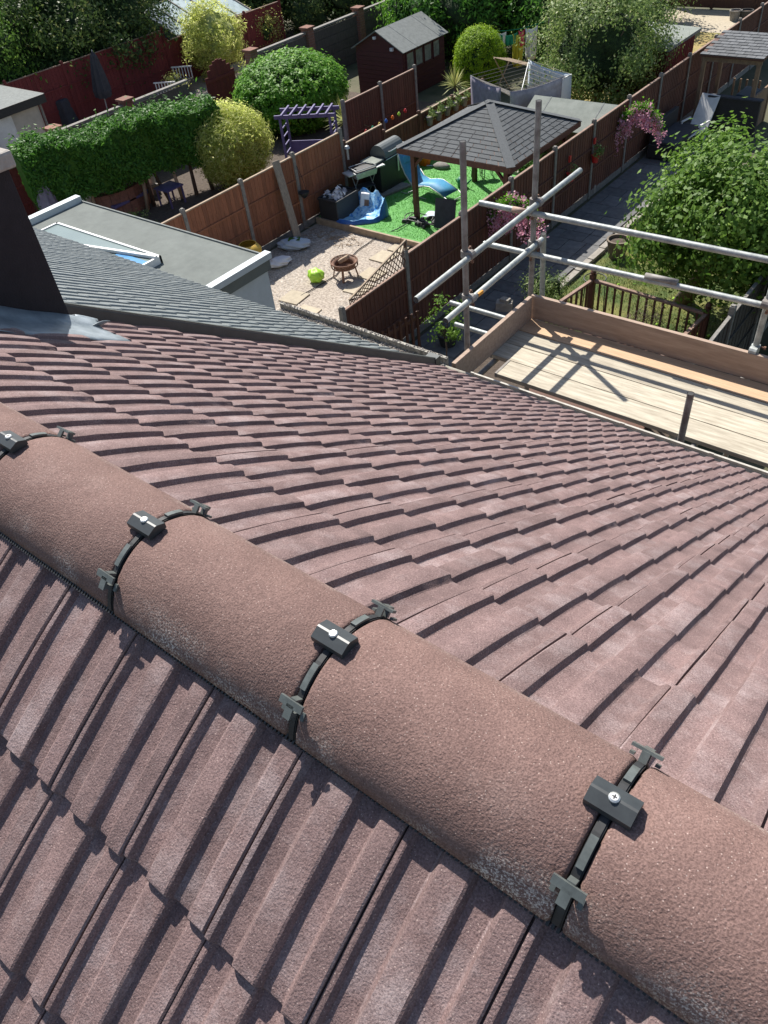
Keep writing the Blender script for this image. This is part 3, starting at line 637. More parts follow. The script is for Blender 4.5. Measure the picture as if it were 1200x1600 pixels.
c = G(461, 150, 1.0)+Vector((-.4, .25, 0)); r_ = rp(c, 88)
plant('evergreen_shrub', 'large domed glossy evergreen shrub behind the purple arbour', 'shrub', c, (r_*.98, r_*1.0, 1.12), 'l_box', 30000, .12, 1200, .07, .5, .86, 12, .1, shell=.96, up=.9, jit=.45)
c = G(360, 226, 1.1); r_ = rp(c, 60)
plant('variegated_willow', 'pale yellow variegated willow ball in front of the clipped hedge', 'shrub', c, (r_*.95, r_*.95, .98), 'l_willow', 26000, .12, 500, .1, .26, .78, 13, .05, shell=.96, coremat='willow_core')
c = G(332, 60, 1.4); r_ = rp(c, 46)
plant('variegated_willow', 'pale willow ball in front of the glasshouse', 'shrub', c, (r_, r_, 1.15), 'l_willow', 13000, .14, 220, .12, .25, .74, 14, .05, shell=.85, coremat='willow_core')
c = G(208, 42, 1.6); r_ = rp(c, 44)
plant('variegated_willow', 'loose pale willow left of the glasshouse', 'shrub', c, (r_, r_, 1.1), 'l_willow', 9000, .14, 110, .2, .25, .66, 15, .05, coremat='willow_core')
c = G(749, 92, .95); r_ = rp(c, 38)
plant('ball_conifer', 'clipped bright lime green ball conifer beside the washing', 'shrub', c, (r_, r_, .95), 'l_lime', 26000, .075, 900, .05, .3, .84, 16, None, shell=.97, up=.6)
plant('climbing_shrub', 'mid green shrub at the end of the red stained fence', 'shrub', G(232, 95, .8), (.75, .6, .95), 'l_hedge', 3500, .11, 40, .15, .5, .7, 17, .03)
plant('flowering_shrub', 'small white flecked shrub left of the panelled wall', 'shrub', G(408, 48, .7), (.8, .8, .7), 'l_willow', 2500, .1, 30, .18, .4, .6, 19, .03)
plant('purple_shrub', 'dark purple leaved shrub behind the panelled wall', 'shrub', G(482, 20, .9), (1.1, .9, .9), 'l_dark', 3500, .1, 30, .18, .4, .7, 21, .03)
plant('garden_shrub', 'light green shrub at the foot of the scaffold corner', 'shrub', G(853, 452, .35), (.45, .4, .38), 'l_pale', 3500, .05, 40, .08, .4, .7, 22, None)
plant('rose_bush', 'sparse potted rose bush left of the scaffold toe board', 'shrub', G(693, 497, 1.1), (.33, .33, .42), 'l_apple', 500, .075, 16, .06, .55, 0, 23, .015)
for i, (px, py, l) in enumerate(((870, 235, 'leafy pot plant behind the gazebo corner'), (845, 245, 'small fern between the gazebo and the fence'), (820, 268, 'dark green pot plant by the right gazebo post'), (890, 222, 'pink and green pot plant behind the gazebo'))):
    plant('pot_plant', l, 'plant', G(px, py, .5), (.3, .3, .3), 'l_pale' if i != 2 else 'l_hedge', 700, .09, 16, .08, .45, .5, 24+i, None)
# clipped conifer hedge on bare trunks
hp = [G(22, 243, 2.2), G(110, 205, 2.25), G(200, 180, 2.3), G(325, 152, 2.3)]
hd = thing('conifer_hedge', 'long flat topped conifer hedge on bare trunks behind the dark garden', 'hedge', (hp[0].x, hp[0].y, 0)); o0 = Vector((hp[0].x, hp[0].y, 0))
PP = []; NN = []
A, B = hp[0]-o0, hp[3]-o0; D = (B-A); Ld = D.length; D.normalize(); Nn = Vector((D.y, -D.x, 0)).normalized()
n = 30000; u = np.random.rand(n)*Ld; face = np.random.rand(n); wv = np.random.rand(n); HW, Z0, Z1 = .62, .95, 2.25
X = np.where(face < .42, (wv-.5)*2*HW, np.where(face < .92, HW, -HW)); Z = np.where(face < .42, Z1, Z0+(Z1-Z0)*wv)
X = X+np.random.randn(n)*.05+.10*np.sin(u*3.3+Z*4)+.05*np.sin(u*9); Z = Z+np.random.randn(n)*.05+.08*np.sin(u*2.3)+.06*np.sin(u*7+X*5)+.12*np.abs(np.random.randn(n))*(np.random.rand(n) < .12)*(face < .42)
P = np.stack([A.x+D.x*u+Nn.x*X, A.y+D.y*u+Nn.y*X, Z], 1); N = np.stack([np.where(face < .42, 0, Nn.x*np.sign(X)), np.where(face < .42, 0, Nn.y*np.sign(X)), np.where(face < .42, 1., .25)], 1)
cr = leafcloud('crown', 'l_hedge', P, N, .13, .35, hd, .55)
mc = (A+B)/2; part('crown_core', MB().box((mc.x, mc.y, (Z0+Z1)/2-.02), (Ld, 2*HW-.16, Z1-Z0-.14), Matrix.Rotation(math.atan2(D.y, D.x), 3, 'Z')), 'l_hedge', cr)
for i in range(13):
    u_ = (i+.5)/13*Ld+random.uniform(-.12, .12); q = A+D*u_; x_ = Nn*random.uniform(.0, .35); l_ = Vector((random.uniform(-.15, .15), random.uniform(-.15, .15), 0))
    part('trunk', MB().tube([(q.x+x_.x, q.y+x_.y, -.02), (q.x+x_.x+l_.x, q.y+x_.y+l_.y, .6), (q.x+x_.x+l_.x*1.7, q.y+x_.y+l_.y*1.7, 1.2)], [.06, .05, .04], 8), 'palewood' if i % 3 == 0 else 'bark', hd, True)
def yucca(label, p, h, L=.6, n=70, seed=0):
    t = thing('yucca', label, 'plant', p); rnd = random.Random(seed); part('trunk', MB().tube([(0, 0, 0), (.02, 0, h*.5), (0, 0, h)], [.06, .05, .05], 8), 'bark', t, True); mb = MB()
    for i in range(n):
        a = rnd.random()*6.28; e = rnd.uniform(-.15, 1.35); d = Vector((math.cos(a)*math.cos(e), math.sin(a)*math.cos(e), math.sin(e))); s = Vector((-math.sin(a), math.cos(a), 0))*.02
        b = Vector((0, 0, h)); l = L*rnd.uniform(.75, 1.1); m1 = b+d*l*.5; e2 = b+d*l+Vector((0, 0, -.12*l*math.cos(e))); mb.add([b-s*.6, b+s*.6, m1+s, m1-s, e2], [(0, 1, 2, 3), (3, 2, 4)])
    part('leaves', mb, 'l_yucca', t)
yucca('spiky variegated yucca behind the fence above the barbecues', Vector((G(540, 190, 1.1).x, G(540, 190, 1.1).y, 0)), 1.1, .8, 90, 1)
yucca('spiky yucca between the shed and the lime ball conifer', G(712, 165), .6, .7, 60, 2)
yucca('spiky yucca leaning by the striped blanket on the dryer', G(752, 150), .35, .5, 30, 3)

# ------------------------------------------------------------------ gazebo
ez = 1.95; E0, E1, E2 = G(618, 234, ez), G(801, 264, ez), G(909, 190, ez)
gx0, gx1, gy0, gy1 = -11.97, -8.83, 14.6, 17.8; gc = Vector(((gx0+gx1)/2, (gy0+gy1)/2, 0)); ap = ez+.72
t = thing('gazebo', 'square wooden gazebo with charcoal shingled hipped roof over the artificial grass', 'gazebo', (gc.x, gc.y, .15)); gz0 = .15
hw, hl = (gx1-gx0)/2, (gy1-gy0)/2
rf = part('roof', MB().add([(-hw, -hl, ez-gz0), (hw, -hl, ez-gz0), (hw, hl, ez-gz0), (-hw, hl, ez-gz0), (0, 0, ap-gz0)], [(0, 1, 4), (1, 2, 4), (2, 3, 4), (3, 0, 4), (3, 2, 1, 0)]), 'darkwood', t)
# shingles course by course, each its own slab
cnt = 0
for s in range(4):
    co = [Vector((-hw, -hl, 0)), Vector((hw, -hl, 0)), Vector((hw, hl, 0)), Vector((-hw, hl, 0))]; a, b = co[s], co[(s+1) % 4]; a = a.copy(); b = b.copy(); a.z = b.z = ez-gz0; apx = Vector((0, 0, ap-gz0))
    nr = 14
    fn = (b-a).cross(apx-a).normalized()
    for r_ in range(nr):
        v0, v1 = r_/nr, (r_+1)/nr; pa, pb = a.lerp(apx, v0), b.lerp(apx, v0); qa, qb = a.lerp(apx, min(1, v1+.012)), b.lerp(apx, min(1, v1+.012)); Lr = (pb-pa).length
        nb = max(1, int(round(Lr/.33))); offs = .5 if r_ % 2 else 0
        cuts = [0]+[(k+offs)/nb for k in range(0 if offs else 1, nb)]+[1]
        for k in range(len(cuts)-1):
            u0, u1 = cuts[k]+.004, cuts[k+1]-.004
            if u1-u0 < .02: continue
            lp = fn*.016; up_ = fn*.004
            V = [pa.lerp(pb, u0)+lp, pa.lerp(pb, u1)+lp, qa.lerp(qb, u1)+up_, qa.lerp(qb, u0)+up_, pa.lerp(pb, u0)+fn*.002, pa.lerp(pb, u1)+fn*.002]
            if s in (0, 1) or r_ < 3 or True:
                cnt += 1
                if s in (0, 1) or (s == 3 and cnt < 292): part('shingle', MB().add(V, [(0, 1, 2, 3), (4, 5, 1, 0)]), 'shingle', rf)
                else: 
                    if 'sh_rest' not in globals(): sh_rest = MB()
                    sh_rest.add(V, [(0, 1, 2, 3), (4, 5, 1, 0)])
o = part('back_shingles', sh_rest, 'shingle', rf); o['kind'] = 'stuff'
for s in range(4):
    a = Vector(((-hw, hw, hw, -hw)[s], (-hl, -hl, hl, hl)[s], ez-gz0+.012)); part('hip_strip', MB().bar(a, (0, 0, ap-gz0+.022), .2, .012), 'shingle', rf)
for a, b in (((-hw, -hl), (hw, -hl)), ((hw, -hl), (hw, hl)), ((hw, hl), (-hw, hl)), ((-hw, hl), (-hw, -hl))): part('fascia_board', MB().bar((a[0], a[1], ez-gz0-.06), (b[0], b[1], ez-gz0-.06), .03, .13), 'darkwood', t)
for sx in (-1, 1):
    for sy in (-1, 1):
        x, y = sx*(hw-.27), sy*(hl-.27); part('post', MB().box((x, y, (ez-gz0)/2-.02), (.11, .11, ez-gz0)), 'darkwood', t)
        part('brace', MB().bar((x, y, 1.3), (x-sx*.42, y, 1.74), .06, .06).bar((x, y, 1.3), (x, y-sy*.42, 1.74), .06, .06), 'darkwood', t)
# raised artificial grass
struct('artificial_grass', MB().box((-11.45, 16.1, .07), (5.5, 4.5, .16)), 'turf')
t = thing('sleeper_edging', 'low timber edging along the front of the artificial grass', 'edging', (-11.4, 13.78, 0)); part('edging_board', MB().box((-1.4, 0, .08), (2.78, .06, .19)), 'palewood', t); part('edging_board', MB().box((1.39, 0, .08), (2.76, .06, .19)), 'palewood', t)
t = thing('rear_edging', 'pale stone edging at the back of the artificial grass', 'edging', (-11.4, 18.42, 0))
for k in range(18): part('edging_block', MB().box((-2.6+.31*k, 0, .12), (.29, .1, .2)), 'kerb', t)
P = np.random.rand(26000, 2)*[5.4, 4.4]+[-14.15, 13.9]; blades('turf_pile', leaf_mat('turf_pile', (.1, .34, .05), (.22, .52, .12)), np.c_[P, np.full(len(P), .15)], .03, .5, .006, 'bright green artificial grass pile under the gazebo', 'grass')
TZ = .151
# blue lounger
p = G(672, 305, TZ); t = thing('sun_lounger', 'bright blue mesh reclining lounger on the artificial grass under the gazebo', 'lounger', (p.x-.05, p.y, TZ), rad(-6))
prof = [(-.75, 1.05), (-.68, .8), (-.55, .55), (-.38, .36), (-.15, .3), (.1, .36), (.3, .38), (.55, .3), (.8, .2)]
part('sling', MB().sheet([[Vector((x, y, z)) for x, z in prof] for y in (-.26, .26)]), 'blue', t, True, solid=.008)
for y in (-.28, .28):
    part('side_rail', MB().tube([(x, y, z-.01) for x, z in prof], .013, 8), 'steel', t, True)
    part('leg', MB().tube([(-.5, y, .5), (-.1, y, .02), (.15, y, .02)], .012, 8).tube([(-.75, y, .02), (-.55, y, .02), (.1, y, .36)], .012, 8), 'steel', t, True)
part('foot_bar', MB().tube([(.8, -.28, .2), (.98, -.26, .1), (.98, .26, .1), (.8, .28, .2)], .013, 8), 'steel', t, True)
part('head_pillow', MB().box((-.66, 0, .85), (.07, .4, .18), Matrix.Rotation(rad(-18), 3, 'Y')), 'blue', t, bevel=.03)
# paddling pool, collapsed
p = G(563, 338, TZ); t = thing('paddling_pool', 'collapsed blue paddling pool on the grass beside the storage box', 'pool', (p.x, p.y, TZ), rad(20))
rows = []
for r_, hh in ((.0, .03), (.3, .05), (.5, .1), (.62, .28), (.66, .3)):
    rows.append([Vector((math.cos(a)*r_*(1+.06*math.sin(5*a)), math.sin(a)*r_*.75*(1+.1*math.cos(3*a)), hh*(1+.7*max(0, math.sin(a+.4)))*(1+.15*math.sin(9*a))*(.35 if math.sin(a) < -.2 else 1))) for a in np.linspace(0, 2*math.pi, 40)])
part('pool_liner', MB().sheet(rows), 'poolblue', t, True)
rows = [[Vector((v.x*k_, v.y*k_, v.z*zz)) for v in rows[-1]] for k_, zz in ((1.0, 1), (1.07, .6), (1.1, .02))]
part('pool_side', MB().sheet(rows), 'pooldeep', t, True)
# storage box planter
p = G(530, 318, .4); t = thing('storage_box', 'black plastic storage box full of wrapping beside the fence', 'box', (-13.75, 14.25, TZ), rad(0))
part('box_body', MB().box((0, 0, .25), (.62, .9, .5)), 'black', t, bevel=.02); part('box_rim', MB().box((0, -.44, .52), (.64, .04, .05)).box((0, .44, .52), (.64, .04, .05)).box((.31, 0, .52), (.04, .9, .05)).box((-.31, 0, .52), (.04, .9, .05)), 'black', t)
P_, N_ = clumps((0, -.1, .55), (.22, .3, .1), 14, 160, .04); leafcloud('plastic_sheet', 'cloth', P_, N_, .14, .8, t)
# silver folding barbecue
p = G(578, 312, TZ); t = thing('silver_barbecue', 'open silver barbecue on folding legs in front of the fence', 'barbecue', (p.x-.1, p.y-.05, TZ), rad(70))
part('fire_box', MB().box((0, 0, .74), (.6, .4, .16), taper=1.12), 'steel', t, bevel=.01); part('hot_plate', MB().box((0, 0, .835), (.62, .42, .02)), 'black', t); part('tray_rim', MB().tube([(-.3, -.2, .88), (.3, -.2, .88), (.3, .2, .88), (-.3, .2, .88), (-.3, -.2, .88)], .012, 8), 'steel', t)
part('side_table', MB().box((.46, 0, .8), (.26, .36, .03)).box((-.42, 0, .8), (.2, .36, .03)), 'steel', t)
for s in (-1, 1): part('leg', MB().tube([(s*.25, -.2, .7), (s*.28, .28, .02)], .012).tube([(s*.25, .2, .7), (s*.28, -.28, .02)], .012), 'steel', t)
part('lower_shelf', MB().box((0, 0, .38), (.5, .34, .02)), 'darkcloth', t)
p = G(572, 328, TZ); t = thing('paper_sack', 'white paper charcoal sack leaning below the silver barbecue', 'sack', (p.x, p.y, TZ), rad(30)); part('sack', MB().box((0, 0, .23), (.26, .16, .46), Matrix.Rotation(rad(9), 3, 'Y'), .9), 'cloth', t, bevel=.03); part('printed_panel', MB().box((.05, -.09, .2), (.12, .01, .2), Matrix.Rotation(rad(9), 3, 'Y')), 'rust', t)
# big hooded barbecue
p = G(612, 282, TZ); t = thing('hooded_barbecue', 'large gas barbecue with grey domed lid left of the gazebo', 'barbecue', (-13.75, 16.35, TZ), rad(90))
part('cabinet', MB().box((0, 0, .42), (1.3, .55, .82)), 'black', t, bevel=.01); part('side_shelf', MB().box((-.62, 0, .86), (.4, .5, .04)), 'felt2', t, bevel=.01); part('side_shelf', MB().box((.66, 0, .86), (.3, .5, .04)), 'steel', t, bevel=.01)
rows = [[Vector((x, math.cos(a)*.27, .86+math.sin(a)*.3)) for x in (-.36, .46)] for a in np.linspace(0, math.pi, 12)]
lid = part('lid', MB().sheet(rows).add([Vector((-.36, math.cos(a)*.27, .86+math.sin(a)*.3)) for a in np.linspace(0, math.pi, 12)], [tuple(range(12))]).add([Vector((.46, math.cos(a)*.27, .86+math.sin(a)*.3)) for a in np.linspace(0, math.pi, 12)], [tuple(range(12))]), 'greyplastic', t, False); part('lid_handle', MB().tube([(-.2, -.3, 1.0), (.3, -.3, 1.0)], .015).tube([(-.2, -.3, 1.0), (-.2, -.22, .98)], .01).tube([(.3, -.3, 1.0), (.3, -.22, .98)], .01), 'steel', lid)
part('tool_rail', MB().tube([(-.4, -.3, .84), (.5, -.3, .84)], .01).box((.1, -.31, .6), (.05, .01, .4)).box((.22, -.31, .62), (.03, .01, .36)), 'steel', t)
p = G(628, 300, TZ); t = thing('board_stack', 'grey flat boards lying below the hooded barbecue', 'boards', (p.x-.25, p.y-.2, TZ), rad(75)); part('board', MB().box((0, 0, .03), (1.3, .24, .05)), 'conc', t); part('board', MB().box((.05, .2, .02), (1.2, .12, .04)), 'conc', t)
def pot(name, label, cat, p, r, h, m, rz=0):
    t = thing(name, label, cat, p); part('pot_wall', MB().lathe((0, 0, 0), [(r*.75, 0), (r, h*.9), (r*1.08, h*.9), (r*1.08, h), (r*.9, h), (r*.85, h*.75)], 18), m, t, False); part('pot_soil', MB().lathe((0, 0, h*.82), [(r*.86, 0), (r*.5, .02), (.01, .02)], 14), 'soil', t); return t
pot('orange_bucket', 'orange plastic bucket at the back of the artificial grass', 'bucket', G(664, 257, TZ), .2, .26, 'orangep')
pot('glazed_planter', 'round brown stone planter on the lawn beside the kerb', 'planter', (G(963, 401).x, G(963, 401).y, .004), .24, .42, 'teracotta')
pot('plant_tub', 'dark plastic plant tub at the foot of the rose bush', 'tub', G(700, 540), .2, .3, 'black')
pot('pale_tub', 'pale grey plastic tub by the far brown fence', 'tub', G(1147, 32), .22, .36, 'conc'); pot('black_tub', 'black plastic tub beside the pale tub by the far fence', 'tub', G(1164, 32), .24, .36, 'black')
p = G(690, 262, TZ); t = thing('folded_cover', 'small grey folded cover lying on the artificial grass', 'cover', (p.x, p.y, TZ)); part('bundle', MB().lathe((0, 0, 0), [(.2, 0), (.22, .06), (.14, .12), (.02, .15)], 9, 1.3, .8), 'conc', t, True); part('strap', MB().tube([(-.25, 0, .02), (-.45, -.1, .02)], .02), 'cloth', t)
p = G(722, 292, TZ); t = thing('watering_can', 'green watering can lying under the gazebo', 'watering can', (p.x, p.y, TZ)); part('can_body', MB().lathe((0, 0, 0), [(.12, 0), (.13, .2), (.09, .26)], 14), 'green', t, True); part('spout', MB().tube([(.1, 0, .05), (.3, 0, .24)], [.025, .02]), 'green', t); part('handle', MB().tube([(-.1, 0, .2), (-.2, 0, .18), (-.12, 0, .05)], .014), 'green', t)
p = G(655, 343, TZ); t = thing('shoe_heap', 'heap of black shoes and pipe beside the front gazebo post', 'heap', (p.x+.15, p.y-.1, TZ))
for k in range(13):
    a = random.random()*6.28; q = Vector((random.uniform(-.35, .35), random.uniform(-.2, .25), .05)); part('shoe', MB().box(q, (.26, .09, .08), Matrix.Rotation(a, 3, 'Z'), .75), 'black', t, bevel=.02)
part('hose', MB().tube([(math.cos(a)*(.3+.02*a), math.sin(a)*.25, .1+.02*math.sin(a*3)) for a in np.linspace(0, 13, 60)], .012, 6), 'black', t); part('towel', MB().sheet([[Vector((x, y+.3, .1+.04*math.sin(x*9+y*7))) for x in np.linspace(-.1, .45, 8)] for y in np.linspace(-.12, .12, 5)]), 'blanket', t, True)
p = G(690, 350, TZ); t = thing('folded_table', 'dark folded table top leaning behind the path fence', 'panel', (-10.75, 14.75, TZ), rad(8)); part('panel', MB().box((0, 0, .36), (.55, .03, .7), Matrix.Rotation(rad(-14), 3, 'X')), 'darkcloth', t); part('panel_leg', MB().tube([(.2, .02, .05), (.45, .3, .5)], .012), 'steel', t)
t = thing('trampoline', 'round black and blue trampoline bed tilted behind the path fence', 'trampoline', (-9.75, 15.1, TZ)); part('mat', MB().lathe((0, 0, .25), [(.5, 0), (.5, .02)], 26), 'black', t); part('rim', MB().tube([(math.cos(a)*.55, math.sin(a)*.55, .27) for a in np.linspace(0, 6.283, 30)], .035), 'pooldeep', t)
for k in range(4): part('leg', MB().tube([(math.cos(k*1.57)*.5, math.sin(k*1.57)*.5, .25), (math.cos(k*1.57)*.5, math.sin(k*1.57)*.5, 0)], .02), 'steel', t)
for i, (px, py, l) in enumerate(((745, 272, 'left dark stool'), (762, 270, 'right dark stool'))):
    p = G(px, py+6, TZ); t = thing('garden_stool', l+' of the pair behind the gazebo post', 'stool', (p.x, p.y, TZ)); part('seat', MB().lathe((0, 0, .42), [(.17, 0), (.18, .03), (.02, .04)], 16), 'darkcloth', t)
    for k in range(4): part('leg', MB().tube([(math.cos(k*1.57)*.12, math.sin(k*1.57)*.12, .42), (math.cos(k*1.57)*.18, math.sin(k*1.57)*.18, 0)], .011), 'black', t)
# fire pit, ball, bag, plank, mixer
p = G(541, 434); t = thing('fire_pit', 'rusty round metal fire pit with a log in it on the gravel', 'fire pit', (p.x, p.y, .02))
part('bowl', MB().lathe((0, 0, .22), [(.1, 0), (.24, .04), (.3, .16), (.27, .16), (.2, .06)], 22, closed=False), 'rust', t, True, solid=.006); part('rim_ring', MB().tube([(math.cos(a)*.31, math.sin(a)*.31, .4) for a in np.linspace(0, 6.283, 26)], .016), 'rust', t); part('rim_ring', MB().tube([(math.cos(a)*.31, math.sin(a)*.31, .3) for a in np.linspace(0, 6.283, 26)], .012), 'rust', t)
for k in range(16): part('bar', MB().tube([(math.cos(k*.3927)*.31, math.sin(k*.3927)*.31, .3), (math.cos(k*.3927)*.31, math.sin(k*.3927)*.31, .4)], .008, 6), 'rust', t)
for k in range(4): part('leg', MB().bar((math.cos(k*1.57+.5)*.24, math.sin(k*1.57+.5)*.24, .28), (math.cos(k*1.57+.5)*.3, math.sin(k*1.57+.5)*.3, 0), .05, .02), 'rust', t)
part('log', MB().bar((-.14, .0, .35), (.1, .05, .5), .13, .09), 'palewood', t, bevel=.02)
p = G(495, 440); t = thing('play_ball', 'crumpled lime green play ball on the gravel left of the fire pit', 'ball', (p.x, p.y, .02)); blob('ball_skin', (0, 0, .14), (.2, .17, .16), 'lime', t, 1, 5, .1)
p = G(461, 388); t = thing('aggregate_bag', 'white and green plastic bag of aggregate lying below the leaning plank', 'bag', (p.x, p.y, .02), rad(35)); blob('bag_skin', (0, 0, .1), (.42, .24, .13), 'blanket', t, 1, 8, .12); part('bag_print', MB().box((.02, 0, .225), (.3, .2, .006)), 'l_hedge', t)
p = G(408, 405); t = thing('aggregate_bag', 'second pale bag half hidden by the flat roof corner', 'bag', (G(437, 415).x, G(437, 415).y, .02), rad(60)); blob('bag_skin', (0, 0, .08), (.3, .2, .1), 'cloth', t, 1, 9, .12)
t = thing('leaning_plank', 'long weathered grey plank leaning on the orange brown fence', 'plank', (0, 0, 0)); q0, q1 = Vector((-13.75, 12.6, .02)), Vector((-14.24, 12.75, 1.95)); part('plank', MB().bar(q0, q1, .22, .035, (1, 0, .2)), 'oldplank', t)
p = G(370, 395); t = thing('cement_mixer', 'yellow drum of a small cement mixer beyond the flat roof', 'mixer', (-13.7, 10.9, 0)); part('drum', MB().lathe((0, 0, .35), [(.1, 0), (.28, .1), (.3, .28), (.2, .42), (.19, .42)], 20, closed=False), 'yellow', t, True, solid=.01)
for k in range(4): part('leg', MB().tube([(math.cos(k*1.57)*.2, math.sin(k*1.57)*.2, .4), (math.cos(k*1.57)*.36, math.sin(k*1.57)*.36, 0)], .016), 'steel', t)
# hanging things on fences
def flower_arch(label, pa, pb, h, seed, rr):
    pa, pb = Vector(pa), Vector(pb); t = thing('blossom_garland', label, 'garland', pa); rnd = np.random.RandomState(seed); D = pb-pa
    pts = [Vector((D.x*u, D.y*u, h*math.sin(math.pi*min(1, u*1.0))**.55)) for u in np.linspace(0.03, .97, 24)]
    part('wire_arch', MB().tube(pts, .012, 6), 'black', t); V = []; V2 = []
    for i, q in enumerate(pts):
        for k in range(55): V2.append(np.array(q)+rnd.randn(3)*.07)
        for s in range(4):
            b = np.array(q)+rnd.randn(3)*.08; L_ = rnd.uniform(.1, rr)
            for k in range(26): V.append(b+[0, 0, -L_*rnd.rand()]+rnd.randn(3)*.035)
    V = np.array(V); V2 = np.array(V2); leafcloud('blossom', 'l_pink', V, rnd.randn(len(V), 3), .055, .8, t); leafcloud('leaves', 'l_box', V2, rnd.randn(len(V2), 3), .07, .5, t)
    return t
a_, b_ = G(962, 200, 1.3), G(1032, 208, 1.1)
flower_arch('pink blossom garland arched over the path near the white lounger', (a_.x, a_.y, 1.0), (b_.x, b_.y, 1.0), .75, 1, .5)
a_, b_ = G(765, 352, 1.2), G(838, 358, 1.2)
flower_arch('pink blossom garland hanging behind the scaffold tubes', (a_.x, a_.y, 1.2), (b_.x, b_.y, 1.2), .55, 2, .7)
for i, (px, py) in enumerate(((925, 243), (866, 268))):
    q = G(px, py, 1.1); t = thing('hanging_pot', ['red pot of green plants hung on the path fence', 'smaller red pot hung on the fence nearer the gazebo corner'][i], 'pot', (-8.48, G(px, py, 1.1).y, .95)); part('pot_wall', MB().lathe((0, 0, 0), [(.07, 0), (.1, .17), (.11, .18)], 14), 'red', t); P_, N_ = clumps((0, 0, .26), (.16, .16, .12), 12, 260 if i == 0 else 80, .05); leafcloud('leaves', 'l_pale', P_, N_, .06, .5, t); part('hanger', MB().box((-.05, 0, .5), (.04, .07, .14)), 'red', t)
for i, (px, py) in enumerate(((652, 178), (665, 172), (674, 168), (681, 164), (703, 160))):
    y_ = 18.9+.45*i; t = thing('hung_planter', ['leftmost grey pot of the row hung on the low fence', 'second grey pot from the left on the low fence', 'middle grey pot of the row on the low fence', 'fourth grey pot from the left on the low fence', 'rightmost grey pot of the row hung on the low fence'][i], 'pot', (-14.12, y_, .88), 0, 'grey pots hung on the low fence'); part('pot_wall', MB().lathe((0, 0, 0), [(.07, 0), (.11, .22), (.12, .24)], 12), 'conc', t); P_, N_ = clumps((0, 0, .3), (.14, .14, .12), 8, 160, .05); leafcloud('leaves', 'l_pale', P_, N_, .08, .4, t)
t = thing('hanging_lantern', 'silver lantern hung on the fence post above the silver barbecue', 'lantern', (-14.15, 15.25, 1.25)); part('lantern_top', MB().lathe((0, 0, .18), [(.08, 0), (.05, .06), (.01, .08)], 10), 'steel', t); part('tube', MB().lathe((0, 0, -.1), [(.03, 0), (.03, .28)], 8), 'steel', t)
t = thing('hanging_basket', 'dark wire hanging basket on the orange brown fence', 'basket', (-14.12, 13.3, 1.0)); part('wire', MB().tube([(0, 0, 0), (.0, .05, .35), (-.1, .1, .62)], .006, 5).tube([(0, .2, 0), (.0, .12, .35), (-.1, .1, .62)], .006, 5), 'black', t); part('basket', MB().lathe((0, .1, -.15), [(.05, 0), (.13, .1), (.14, .14)], 12), 'black', t)
for i, y_ in enumerate(np.arange(16.6, 18.5, .3)): part('painted_ornament', MB().lathe((0, 0, 0), [(.03, 0), (.05, .05), (.02, .1)], 8), ['red', 'gcloth', 'yellow', 'pooldeep', 'orangep', 'lime', 'red'][i], None).location = (-14.6, y_, 1.32)
for i, o in enumerate([o for o in bpy.data.objects if o.name.startswith('painted_ornament')]): tag(o, ['red bauble nearest the yucca', 'green bauble beside the red one', 'yellow bauble third from the yucca', 'blue bauble in the middle of the string', 'orange bauble right of the blue one', 'lime bauble near the low fence', 'last red bauble near the shed fence'][i], 'ornament', 'coloured baubles behind the low fence')

